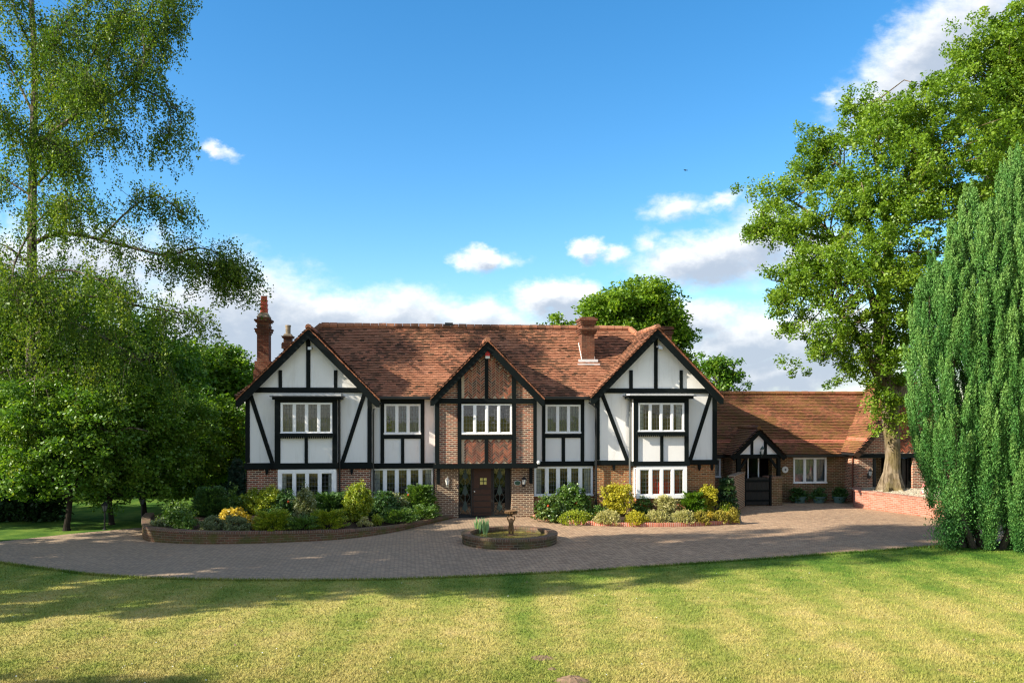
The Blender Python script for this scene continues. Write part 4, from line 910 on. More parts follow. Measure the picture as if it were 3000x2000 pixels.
def sweep_wall(path, hts, th, matw, matc, name, label, cat, cop=.075, over=.02, zbase=-.02, soldier=True):
    """low wall along a path: body plus a coping of bricks laid across the top"""
    root = thing(name, path[0], label, cat); off = Vector(path[0])
    n = len(path); L = [0.0]
    for i in range(1, n): L.append(L[-1] + (path[i] - path[i - 1]).length)
    nr = []
    for i in range(n):
        d = (path[min(i + 1, n - 1)] - path[max(i - 1, 0)]).normalized(); nr.append(Vector((-d.y, d.x, 0)))
    def ring(i, t0, t1, za, zb): a = path[i] + nr[i] * t0 - off; b = path[i] + nr[i] * t1 - off; return [(a.x, a.y, za), (b.x, b.y, za), (b.x, b.y, zb), (a.x, a.y, zb)]
    for (nm, mt, t0, t1, f0, f1) in (("wall_body", matw, 0, th, lambda i: zbase, lambda i: hts[i] - cop), ("coping", matc, -over, th + over, lambda i: hts[i] - cop, lambda i: hts[i] + random.uniform(-.008, .008))):
        mb = MB(); R = [ring(i, t0, t1, f0(i), f1(i)) for i in range(n)]
        for i in range(n - 1):
            a, b = R[i], R[i + 1]; l0, l1 = L[i], L[i + 1]
            mb.face([a[0], b[0], b[3], a[3]], uv=[(l0, a[0][2]), (l1, b[0][2]), (l1, b[3][2]), (l0, a[3][2])])
            mb.face([a[3], b[3], b[2], a[2]], uv=[(l0, 0), (l1, 0), (l1, th), (l0, th)])
            mb.face([b[1], a[1], a[2], b[2]], uv=[(l1, b[1][2]), (l0, a[1][2]), (l0, a[2][2]), (l1, b[2][2])])
            if nm == "coping": mb.face([b[0], a[0], a[1], b[1]])
        mb.face(R[0][::-1]); mb.face(R[-1]); mb.build(nm, M[mt], root)
    return root
def wall_path(px, n=8): return smooth_path([G(x, y) for x, y in px], n)
# left bed
lb = [(336, 1207), (327.5, 1217), (327, 1232), (334, 1241), (360, 1245), (420, 1248.5), (500, 1249.5), (600, 1247.5), (700, 1243.5), (800, 1237), (900, 1223), (970, 1207), (1040, 1190.5)]
lpath = wall_path(lb); nL = len(lpath)
lh = [float(np.interp(i / (nL - 1), [0, .25, .5, .72, .85, 1], [.47, .46, .40, .33, .22, .13])) for i in range(nL)]
sweep_wall(lpath, lh, .24, 'brick_moss', 'coping_pond', "garden_wall", "low curved mossy brick wall round the left flower bed", "wall")
sb = MB(); base = [h2w(hu(520 + (1000 - 520) * i / (nL - 1), -.02), -.02, 0) for i in range(nL)]
for i in range(nL - 1):
    for k in range(5):
        def P(ii, kk):
            nr_ = (lpath[min(ii + 1, nL - 1)] - lpath[max(ii - 1, 0)]).normalized(); p = lpath[ii] + Vector((-nr_.y, nr_.x, 0)) * .15
            q_ = p.lerp(base[ii], kk / 5); z = lh[ii] - .09 + (.10 * kk / 5) + .03 * math.sin(ii * 1.7 + kk * 2.1); return (q_.x, q_.y, max(.05, z))
        sb.face([P(i, k), P(i + 1, k), P(i + 1, k + 1), P(i, k + 1)])
o = sb.build("soil", M['soil']); o['kind'] = 'structure'
# right bed edging
rb = [(1224, 1190.5), (1258, 1195.5), (1298, 1201.5), (1360, 1206.5), (1450, 1209.5), (1560, 1209.5), (1640, 1206.5), (1700, 1201.5)]
rpath = wall_path(rb); nR = len(rpath)
sweep_wall(rpath, [.15] * nR, .11, 'edging', 'edging', "brick_edging", "low red brick on edge kerb along the right flower bed", "kerb", cop=.11, over=.004)
sb = MB()
for i in range(nR - 1):
    e0, e1 = h2w(hu(1226 + (1690 - 1226) * i / (nR - 1), -.02), -.02, 0), h2w(hu(1226 + (1690 - 1226) * (i + 1) / (nR - 1), -.02), -.02, 0)
    for k in range(4):
        P = lambda p, e, kk, ii: ((p.x + (e.x - p.x) * (kk / 4 * .96 + .02)), (p.y + (e.y - p.y) * (kk / 4 * .96 + .02)), .10 + .03 * math.sin(ii * 1.3 + kk))
        sb.face([P(rpath[i], e0, k, i), P(rpath[i + 1], e1, k, i + 1), P(rpath[i + 1], e1, k + 1, i + 1), P(rpath[i], e0, k + 1, i)])
o = sb.build("soil", M['soil']); o['kind'] = 'structure'
# raised bed under the oak
ob = [G(1966, 1151), G(1961, 1163.5), G(2000, 1169.5), G(2080, 1180.5), G(2155, 1191), G(2260, 1204)]
opath = smooth_path(ob, 6); nO = len(opath); oh = [float(np.interp(i / (nO - 1), [0, .2, 1], [.74, .76, .72])) for i in range(nO)]
sweep_wall(opath, oh, .28, 'brick_bed', 'brick_bed', "raised_bed_wall", "knee high red brick wall of the raised gravel bed beneath the oak", "wall", over=.03)
top = [opath[i] + Vector((0, .1, 0)) for i in range(nO)]
gp = [(p.x, p.y) for p in top] + [(21.5, 36.5), (18.5, 37.9), (15.0, 37.9)]
mb = MB(); c_ = Vector((17.2, 35.9, 0)); N_ = len(gp)
for i in range(N_):
    a, b = Vector((*gp[i], 0)), Vector((*gp[(i + 1) % N_], 0))
    for k in range(4):
        q0, q1 = k / 4, (k + 1) / 4; Z = lambda t: .68 + .16 * t
        mb.face([tuple(a.lerp(c_, q0))[:2] + (Z(q0),), tuple(b.lerp(c_, q0))[:2] + (Z(q0),), tuple(b.lerp(c_, q1))[:2] + (Z(q1),), tuple(a.lerp(c_, q1))[:2] + (Z(q1),)])
o = mb.build("gravel", M['mulch_stone']); o['kind'] = 'stuff'
st = []
for _ in range(1500):
    t = random.random(); i = random.randrange(N_); a = Vector((*gp[i], 0)).lerp(Vector((*gp[(i + 1) % N_], 0)), random.random()); p = a.lerp(c_, 1 - math.sqrt(t)); s = random.uniform(.015, .045) * (2.2 if random.random() < .04 else 1)
    z = .69 + .16 * (1 - math.sqrt(t)); b = [Vector((random.gauss(0, 1), random.gauss(0, 1), random.gauss(0, .6))).normalized() * s for _ in range(4)]
    for tri in ((0, 1, 2), (0, 2, 3), (0, 3, 1), (1, 3, 2)): st.extend([(p.x + b[k].x, p.y + b[k].y, z + b[k].z) for k in tri])
o = np_mesh("gravel_stones", np.array(st), 3, rng.random(len(st) // 3), M['mulch_stone']); o['kind'] = 'stuff'
# garden gate between house and annexe
wp_ = [Vector((9.06, 34.5, 0)), Vector((9.3, 35.1, 0)), Vector((9.7, 35.9, 0)), Vector((10.1, 36.8, 0))]
sweep_wall(wp_, [1.5, 1.5, 1.5, 1.5], .26, 'brick_brown', 'brick_brown', "gate_wall", "shaded brown brick wall end beside the dark garden gate", "wall")
pr = thing("gate_pier", G(1780, 1160.5), "square brick gate pier to the right of the dark garden gate", "pier", rz=TH)
mb = MB(); mb.box(-.32, .32, 0, .5, -.02, 1.2); mb.build("pier_body", M['brick_annexe'], pr); mb = MB(); mb.box(-.35, .35, -.03, .53, 1.2, 1.28); mb.build("coping", M['coping'], pr)
gt = thing("garden_gate", (10.72, 37.0, 0), "dark boarded garden gate between the brick wall end and the porch", "gate", rz=TH)
mb = MB()
for k in range(9): mb.box(-.52 + k * .115, -.52 + k * .115 + .105, 0, .025, .06, 1.22 + .05 * math.sin(k * .39))
mb.build("boards", M['door_dark'], gt); mb = MB()
for z in (.2, .62, 1.05): mb.box(-.53, .53, -.03, -.001, z, z + .09)
mb.build("ledge_rail", M['timber'], gt); mb = MB(); mb.box(-.62, -.54, -.04, .06, 0, 1.35); mb.box(.54, .62, -.04, .06, 0, 1.35); mb.build("gate_post", M['timber'], gt)

# ------------------------------------------------------------------ pond with statue
pz = thing("garden_pond", (-.08, 26.92, 0), "round raised brick pond on the drive in front of the door", "pond")
mb = MB(); R_ = 1.5; mb.lathe((0, 0, 0), [(R_, -.02), (R_, .235)], 64); 
mb2 = MB(); n = 64
def ringwall(mb, r0, r1, z0, z1):
    for k in range(n):
        a, b = 2 * math.pi * k / n, 2 * math.pi * (k + 1) / n; P = lambda r, t, z: (r * math.cos(t), r * math.sin(t), z); la, lb_ = a * r1, b * r1
        mb.face([P(r1, a, z0), P(r1, b, z0), P(r1, b, z1), P(r1, a, z1)], uv=[(la, z0), (lb_, z0), (lb_, z1), (la, z1)])
        mb.face([P(r0, b, z0), P(r0, a, z0), P(r0, a, z1), P(r0, b, z1)], uv=[(lb_, z0), (la, z0), (la, z1), (lb_, z1)])
        mb.face([P(r1, a, z1), P(r1, b, z1), P(r0, b, z1), P(r0, a, z1)], uv=[(la, 0), (lb_, 0), (lb_, .23), (la, .23)])
mb = MB(); ringwall(mb, R_ - .23, R_, -.02, .245); mb.build("pond_wall", M['brick_pond'], pz)
mb = MB(); ringwall(mb, R_ - .25, R_ + .03, .245, .32); mb.build("coping", M['coping_pond'], pz)
mb = MB(); mb.slab([((R_ - .2) * math.cos(2 * math.pi * k / 48), (R_ - .2) * math.sin(2 * math.pi * k / 48)) for k in range(48)], .1, .17); wo = mb.build("water", M['water']); wo.location = (-.08, 26.92, 0); wo['kind'] = 'structure'
def statue():
    root = thing("garden_statue", (-.03, 27.25, .17), "small bronze coloured figure holding a wide bowl overhead in the pond", "statue")
    me = bpy.data.meshes.new("figure"); V = []; E = []; Rr = []
    def chain(pts, radii, start=None):
        prev = start
        for p, r in zip(pts, radii):
            V.append(p); Rr.append(r); i = len(V) - 1
            if prev is not None: E.append((prev, i))
            prev = i
        return prev
    pel = chain([(0, 0, .30)], [.085]); ch = chain([(0.0, -.01, .38), (0, -.01, .46), (0, 0, .515)], [.08, .092, .06], pel); chain([(.0, -.01, .555), (.0, -.015, .60)], [.04, .058], ch)
    for s in (-1, 1):
        chain([(s * .045, -.005, .22), (s * .05, -.02, .12), (s * .05, .0, .03), (s * .055, -.05, .015)], [.062, .045, .032, .026], pel)
        chain([(s * .085, 0, .51), (s * .125, -.01, .58), (s * .10, -.01, .68)], [.036, .028, .024], ch)
    me.from_pydata(V, E, []); o = bpy.data.objects.new("figure", me); COL.objects.link(o); o.parent = root
    md = o.modifiers.new("skin", 'SKIN')
    for i, r in enumerate(Rr): me.skin_vertices[0].data[i].radius = (r, r)
    me.skin_vertices[0].data[0].use_root = True
    ss = o.modifiers.new("sub", 'SUBSURF'); ss.levels = ss.render_levels = 2; me.materials.append(M['bronze'])
    mb = MB(); mb.lathe((0, 0, 0), [(.16, -.12), (.15, .0), (.12, .03), (.09, .05)], 14); mb.build("plinth", M['bronze'], root)
    mb = MB(); mb.lathe((0, 0, .66), [(.04, -.02), (.06, .0), (.045, .04), (.09, .07), (.17, .12), (.205, .17), (.225, .185), (.215, .20), (.18, .19), (.12, .17), (0, .16)], 24)
    for k in range(14):
        a = 2 * math.pi * k / 14; mb.lathe((.185 * math.cos(a), .185 * math.sin(a), .79), [(.0, -.05), (.035, -.02), (.04, .02), (.0, .05)], 6)
    mb.build("bowl", M['bronze'], root); root.scale = (.95, .95, .93); return root
statue()

# ------------------------------------------------------------------ small things
for (x, y, lab) in ((240.5, 1216, "low black bollard lamp on the lawn edge beside the thinner pair of trunks"), (326, 1198, "low black bollard lamp just behind the tip of the curved brick wall")):
    p = G(x, y); r = thing("bollard_lamp", p, lab, "lamp", "bollard lamps along the lawn edge")
    mb = MB(); mb.tube([(0, 0, 0), (0, 0, .62)], .03, 8); mb.lathe((0, 0, 0), [(.07, 0), (.06, .04), (.03, .05)], 10); mb.build("lamp_post", M['black'], r)
    mb = MB(); mb.lathe((0, 0, .62), [(.03, 0), (.05, .03), (.045, .05)], 8); mb.lathe((0, 0, .62), [(.12, .23), (.125, .25), (.06, .33), (.02, .36), (0, .38)], 8)
    for k in range(4): a = k * math.pi / 2 + .4; mb.tube([(.05 * math.cos(a), .05 * math.sin(a), .66), (.11 * math.cos(a), .11 * math.sin(a), .86)], .008, 4)
    lo = mb.build("lantern_head", M['black'], r); mb = MB(); mb.lathe((0, 0, .66), [(.045, 0), (.1, .19)], 8); mb.build("lamp_glass", M['pipe_grey'], lo)
sp = thing("ground_spotlight", G(1297, 1206) + Vector((0, .0, .008)), "black ground spotlight in a bracket beside the right bed kerb", "spotlight", rz=.3)
mb = MB(); mb.tube([(-.12, 0, .26), (-.12, -.02, .03), (.12, -.02, .03), (.12, 0, .26)], .014, 6); mb.build("bracket", M['black'], sp)
mb = MB(); mb.tube([(.1, .0, .2), (.16, .05, .26), (.22, .10, .30)], [.05, .09, .085], 10); mb.build("lamp_head", M['black'], sp)
for i, (x, lab) in enumerate(((1836, "green tub of dark leaves under the annexe window, nearest the gate"), (1881, "green tub of dark leaves, middle of three under the annexe window"), (1928, "green tub of dark leaves nearest the brown downpipe"))):
    p = G(x, 1154.5); r = thing("planter", p, lab, "planter", "planters under the annexe window"); r.scale = (1, 1, 1)
    mb = MB(); mb.lathe((0, 0, 0), [(.19, 0), (.25, .24), (.27, .25), (.27, .29), (.22, .29), (.2, .22), (0, .22)], 20, sx=1.15); mb.build("tub", M['planter'], r)
gn = thing("garden_gnome", (16.3 + .0, 33.85, .70), "small garden gnome in pink on the gravel behind the raised wall", "gnome")
gn.location = at(2122, 1138, 34.3); gn.location.z = .70
mb = MB(); mb.lathe((0, 0, 0), [(.10, 0), (.12, .1), (.10, .22), (.06, .27)], 12); mb.build("body", M['skinclay'], gn)
mb = MB(); mb.lathe((0, 0, .25), [(.02, 0), (.075, .04), (.08, .09), (.06, .14)], 12); hh = mb.build("head", M['skinclay'], gn)
mb = MB(); mb.lathe((0, 0, .37), [(.09, 0), (.07, .06), (.03, .15), (0, .2)], 12); mb.build("hat", M['pink'], hh)
for s in (-1, 1): mb = MB(); mb.tube([(s * .09, -.01, .2), (s * .15, -.04, .13), (s * .08, -.1, .12)], [.035, .032, .03], 8); mb.build("arm", M['pink'], gn)
def mound(x, y, w, h, lab):
    p = G(x, y); mb = MB(); n = 18; rings = []
    for j, t in enumerate((1, .75, .5, .28, .1)):
        rings.append([((w * t * (1 + .22 * math.sin(k * 2.3 + j) + random.uniform(-.1, .1))) * math.cos(2 * math.pi * k / n), (w * t * .8 * (1 + random.uniform(-.14, .14))) * math.sin(2 * math.pi * k / n), h * (1 - t) ** .7 * (1 + random.uniform(-.2, .2)) - (.01 if j == 0 else 0)) for k in range(n)])
    for j in range(len(rings) - 1):
        for k in range(n): mb.face([rings[j][k], rings[j][(k + 1) % n], rings[j + 1][(k + 1) % n], rings[j + 1][k]])
    mb.face(rings[-1])
    o = mb.build("molehill", M['soil_dry']); o.location = p; tag(o, lab, "molehill", "molehills on the front lawn")
mound(1313, 1564, .28, .09, "largest brown molehill, at the bottom edge of the lawn"); mound(1268, 1536, .075, .035, "small pale clod of soil above the largest molehill"); mound(1244, 1510, .22, .025, "flat worn patch of crumbled soil on the lawn")
bird = thing("flying_bird", at(1575, 391.5, 55), "tiny dark bird gliding in the blue sky above the roof", "bird", rz=.6); bird.scale = (.6, .6, .6)
mb = MB(); mb.tube([(0, -.16, 0), (0, -.08, .01), (0, .05, 0), (0, .2, -.01)], [.015, .045, .04, .01], 8); bo = mb.build("body", M['black'], bird)
for s in (-1, 1): mb = MB(); mb.hexa([(0, -.06, .0), (s * .16, -.09, .06), (s * .34, .02, .03), (0, .06, .0), (0, -.06, .012), (s * .16, -.09, .07), (s * .34, .02, .036), (0, .06, .012)]); mb.build("wing", M['black'], bird)
# ------------------------------------------------------------------ foliage
def leaf_quads(P, size, aspect=.62, up=.35, dirs=None, spread=.6):
    """leaf shaped quads at points P; dirs (optional) is the way each leaf points"""
    n = len(P); N = rng.normal(size=(n, 3)); N[:, 2] = np.abs(N[:, 2]) + up; N /= np.linalg.norm(N, axis=1, keepdims=True)
    T = rng.normal(size=(n, 3)) if dirs is None else dirs + rng.normal(size=(n, 3)) * spread
    if dirs is None: T -= N * np.sum(T * N, axis=1, keepdims=True)
    T /= np.linalg.norm(T, axis=1, keepdims=True) + 1e-9
    B = np.cross(N, T); B /= np.linalg.norm(B, axis=1, keepdims=True) + 1e-9
    s = (size * rng.uniform(.65, 1.3, n))[:, None]
    V = np.empty((n, 4, 3), np.float32)
    V[:, 0] = P - T * s * .5; V[:, 1] = P + B * s * aspect * .5 - T * s * .05; V[:, 2] = P + T * s * .5; V[:, 3] = P - B * s * aspect * .5 - T * s * .05
    return V.reshape(-1, 3)
def clumps_in(blobs, n, inner=.35, low=0):
    """clump centres spread through a set of ellipsoids, mostly towards their outsides"""
    w = np.array([(b[3] * b[4] * b[5]) ** .67 for b in blobs]); w /= w.sum(); idx = rng.choice(len(blobs), n, p=w)
    d = rng.normal(size=(n, 3)); d /= np.linalg.norm(d, axis=1, keepdims=True)
    r = 1 - (1 - inner) * rng.random(n) ** 1.6
    bl = np.array(blobs)[idx]; C = bl[:, :3] + d * r[:, None] * bl[:, 3:6]
    return C, idx
def clump_leaves(C, per, rad, flat=.65):
    n = len(C); k = rng.poisson(per, n); idx = np.repeat(np.arange(n), k)
    rr = (rad * rng.uniform(.6, 1.35, n))[idx][:, None]
    off = rng.normal(size=(len(idx), 3)); off /= np.linalg.norm(off, axis=1, keepdims=True); off *= rng.random((len(idx), 1)) ** .5 * rr
    off[:, 2] *= flat
    return C[idx] + off, idx
def crown(name, C, per, rad, size, mat, root, flat=.65, up=.35, aspect=.62, part="crown"):
    P, idx = clump_leaves(C, per, rad, flat); cr = rng.normal(size=len(C)) * .17
    V = leaf_quads(P, size, aspect, up); rnd = .5 + cr[idx] + rng.normal(size=len(P)) * .16
    off = np.array(root.location); V = V - off
    return np_mesh(part, V, 4, rnd, mat, root)
def limbs(root, base, tops, C, mat, r0, rtop=.05, twigs=.35, name="trunk", bend=.35, sides=8, fork=None):
    """trunk, limbs towards each blob centre and thin branches out to a share of the leaf clumps"""
    off = Vector(root.location); base = Vector(base); mb = MB(); fork = Vector(fork) if fork else base + Vector((0, 0, 2))
    flare = [base + Vector((0, 0, -.05)), base + (fork - base) * .12, base + (fork - base) * .4, base + (fork - base) * .75, fork]
    flare = [p + Vector((random.uniform(-1, 1), random.uniform(-1, 1), 0)) * r0 * .12 for p in flare]
    mb.tube([p - off for p in flare], [r0 * 1.5, r0 * 1.08, r0 * .95, r0 * .9, r0 * .85], 12)
    pts = []
    for t in tops:
        t = Vector(t); mid = fork.lerp(t, .5) + Vector((random.uniform(-1, 1), random.uniform(-1, 1), random.uniform(-.2, .6))) * bend * (t - fork).length * .3
        path = smooth_path([fork - (fork - base).normalized() * .15, mid, t], 5); m = len(path)
        rads = [max(rtop, r0 * .62 * (1 - i / (m - 1)) ** .8 + rtop) for i in range(m)]
        mb.tube([p - off for p in path], rads, sides, False); pts += [(p, r) for p, r in zip(path, rads)][1:]
    if pts and twigs > 0:
        A = np.array([p[0][:] for p in pts])
        for c in C[rng.random(len(C)) < twigs]:
            d = np.linalg.norm(A - c, axis=1) + np.maximum(0, A[:, 2] - c[2]) * .8; i = int(np.argmin(d)); p = Vector(A[i]); c = Vector(c)
            m = p.lerp(c, .5) + Vector((random.gauss(0, 1), random.gauss(0, 1), random.gauss(.2, 1))) * (c - p).length * .1
            r = min(pts[i][1] * .6, .018 + .012 * (c - p).length); mb.tube([p - off, m - off, c - off], [r, r * .7, r * .3], 4, False)
    return mb.build(name, mat, root)
LEAF = {}
LEAF['oak'] = leaf_mat('oak_leaves', [(.068, .145, .010), (.112, .215, .014), (.165, .28, .022), (.235, .345, .04)], .48, .02)
LEAF['birch'] = leaf_mat('birch_leaves', [(.031, .074, .007), (.06, .125, .011), (.108, .185, .018), (.19, .255, .036)], .42, .015)
LEAF['wood'] = leaf_mat('woodland_leaves', [(.05, .13, .012), (.083, .195, .016), (.125, .24, .022), (.175, .29, .036)], .45, .03)
LEAF['bright'] = leaf_mat('bright_leaves', [(.05, .13, .010), (.08, .18, .012), (.12, .23, .018), (.165, .27, .03)], .45, .02)
LEAF['cypress'] = leaf_mat('cypress_sprays', [(.034, .115, .026), (.064, .18, .040), (.105, .24, .055), (.165, .30, .075)], .2, .015, .5)
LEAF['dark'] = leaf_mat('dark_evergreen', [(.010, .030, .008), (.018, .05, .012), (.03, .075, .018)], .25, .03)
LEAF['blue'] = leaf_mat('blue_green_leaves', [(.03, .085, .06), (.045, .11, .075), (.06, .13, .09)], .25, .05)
def tree_px(name, blobs_px, base_px, Y, n, per, rad, size, mat, label, cat="tree", group=None, trunk_r=.14, bark='bark_dark', depth=.8, forkh=2.0, twigs=.12, inner=.3):
    """tree given by crown ellipses in photo pixels at distance Y"""
    base = at(base_px[0], base_px[1], Y); base.z = 0; root = thing(name, base, label, cat, group); B = []
    for (x, y, rx, ry) in blobs_px:
        c = at(x, y, Y); B.append((c.x, c.y, c.z, rx * Y / F, rx * Y / F * depth, ry * Y / F))
    C, _ = clumps_in(B, n, inner); mid = C.mean(0); rag = rng.random(len(C)) < .3
    C[rag] += (C[rag] - mid) / np.linalg.norm(C[rag] - mid, axis=1, keepdims=True) * rng.uniform(.0, .3, (rag.sum(), 1)) * np.linalg.norm(C.std(0)) + rng.normal(size=(rag.sum(), 3)) * rad * .4
    C = C[C[:, 2] > .5]
    crown(name, C, per, rad, size, mat, root)
    limbs(root, base, [b[:3] for b in B], C, M[bark], trunk_r, .02, twigs, fork=base + Vector((random.uniform(-.15, .15), 0, forkh)))
    return root

# the oak on the right
def oak():
    Y = 36.3; base = at(2048, 1128, Y); base.z = .72; root = thing("oak_tree", base, "tall oak with pale mossy trunk growing from the raised brick bed", "tree"); B = []
    for (x, y, rx, ry, dz) in ((1775, 515, 70, 58, 0), (1790, 455, 55, 50, 1), (1850, 530, 60, 45, -1), (1755, 525, 45, 30, 0), (1895, 345, 62, 60, 1), (1868, 395, 45, 40, 1), (1990, 280, 80, 62, 0), (2040, 320, 110, 80, -2), (2150, 260, 110, 90, -2), (2270, 170, 120, 110, 0),
        (2340, 120, 90, 90, 0), (2400, 250, 120, 160, 1), (1960, 470, 120, 110, -1), (2080, 450, 150, 130, -2.5), (2230, 400, 150, 140, -2), (1830, 650, 72, 70, 0), (1810, 720, 45, 55, 0), (1900, 620, 100, 80, -2), (1925, 740, 95, 70, -1.5),
        (2020, 620, 130, 120, -3), (2130, 640, 110, 110, -2), (1985, 810, 80, 55, -1), (2060, 780, 80, 90, -2), (1870, 800, 50, 40, 0), (2350, 420, 120, 140, 2), (2040, 880, 55, 40, -.6), (1945, 845, 30, 35, 0), (2200, 150, 50, 60, 0), (2300, 70, 45, 50, 0), (2365, 40, 60, 60, 0), (2290, 280, 110, 110, 0), (2340, 200, 80, 80, 0)):
        c = at(x, y, Y + dz); k = (Y + dz) / F; B.append((c.x, c.y, c.z, rx * k * .9, rx * k * .8, ry * k * .9))
    C, _ = clumps_in(B, 2250, .25); mid = C.mean(0); rag = rng.random(len(C)) < .2
    C[rag] += (C[rag] - mid) / np.linalg.norm(C[rag] - mid, axis=1, keepdims=True) * rng.uniform(.2, 1.0, (rag.sum(), 1)) + rng.normal(size=(rag.sum(), 3)) * .2
    crown("oak", C, 95, .36, .125, LEAF['oak'], root, .95, .12)
    # shoots on the trunk
    sh = [at(2048 + random.uniform(-48, 40), random.uniform(905, 1000), Y - .5 - random.random() * .4) for _ in range(60)]; shoots = np.array([p[:] for p in sh])
    P, idx = clump_leaves(shoots, 24, .3, .8); V = leaf_quads(P, .13) - np.array(root.location); np_mesh("trunk_shoots", V, 4, .75 + rng.normal(size=len(P)) * .15, LEAF['oak'], root)
    off = Vector(root.location); mb = MB()
    prof = [(2049, 1135, 36), (2048, 1118, 27), (2049, 1085, 21.5), (2051, 1050, 19.5), (2049, 1010, 18.5), (2045, 970, 20), (2046, 935, 21), (2050, 905, 22)]
    pts = [at(x, y, Y) for x, y, w in prof]; n = 20; rings = []
    for (p, (x, y, w)) in zip(pts, prof):
        rr = w * Y / F * (.88 if y < 1110 else .95); fl = max(0, (y - 1075) / 60)
        rings.append([p - off + Vector((math.cos(2 * math.pi * k / n), math.sin(2 * math.pi * k / n), 0)) * rr * (1 + .05 * math.sin(k * 1.9 + y) + (.16 + .3 * fl) * fl * math.sin(k * 2 * math.pi * 5 / n + 1)) for k in range(n)])
    mb.smooth = True
    for i in range(len(rings) - 1):
        for k in range(n): mb.face([rings[i][k], rings[i][(k + 1) % n], rings[i + 1][(k + 1) % n], rings[i + 1][k]])
    def limb(px, rads):
        pp = smooth_path([at(x, y, Y + d) for x, y, d in px], 5); m = len(pp)
        mb.tube([p - off for p in pp], [float(np.interp(i / (m - 1), np.linspace(0, 1, len(rads)), rads)) for i in range(m)], 9, False); return pp
    L = []
    L += limb([(2048, 915, 0), (2030, 850, 0), (2022, 760, -.5), (2030, 640, -1), (2060, 480, -1), (2100, 330, 0)], [.42, .34, .28, .22, .14, .05])
    L += limb([(2052, 915, 0), (2085, 860, -.1), (2120, 780, 0), (2190, 620, .5), (2270, 400, .5), (2330, 200, .5)], [.36, .28, .24, .18, .1, .04])
    L += limb([(2045, 915, 0), (2010, 850, -.4), (1975, 780, -.8), (1930, 720, -.8), (1880, 680, -.2), (1830, 650, 0)], [.24, .18, .14, .1, .06, .02])
    L += limb([(2024, 760, -.5), (1990, 650, -.5), (1930, 560, -.3), (1860, 540, 0), (1790, 520, 0), (1730, 530, 0)], [.2, .15, .11, .08, .05, .02])
    L += limb([(2030, 640, -1), (1990, 500, -.5), (1940, 400, .4), (1890, 340, .9)], [.16, .11, .07, .02])
    L += limb([(1930, 560, -.3), (1860, 490, .4), (1800, 450, 1), (1770, 420, 1)], [.08, .06, .04, .015])
    L += limb([(2040, 560, -1), (2020, 420, -.5), (2000, 300, 0), (1985, 240, 0)], [.12, .08, .05, .02])
    A = np.array([p[:] for p in L])
    for c in C[rng.random(len(C)) < .3]:
        i = int(np.argmin(np.linalg.norm(A - c, axis=1))); p, c = L[i], Vector(c); m = p.lerp(c, .5) + Vector((random.gauss(0, 1), random.gauss(0, 1), random.gauss(.2, 1))) * (c - p).length * .12
        mb.tube([p - off, m - off, c - off], [.035, .024, .01], 4, False)
    mb.build("trunk", M['bark_oak'], root)
oak()

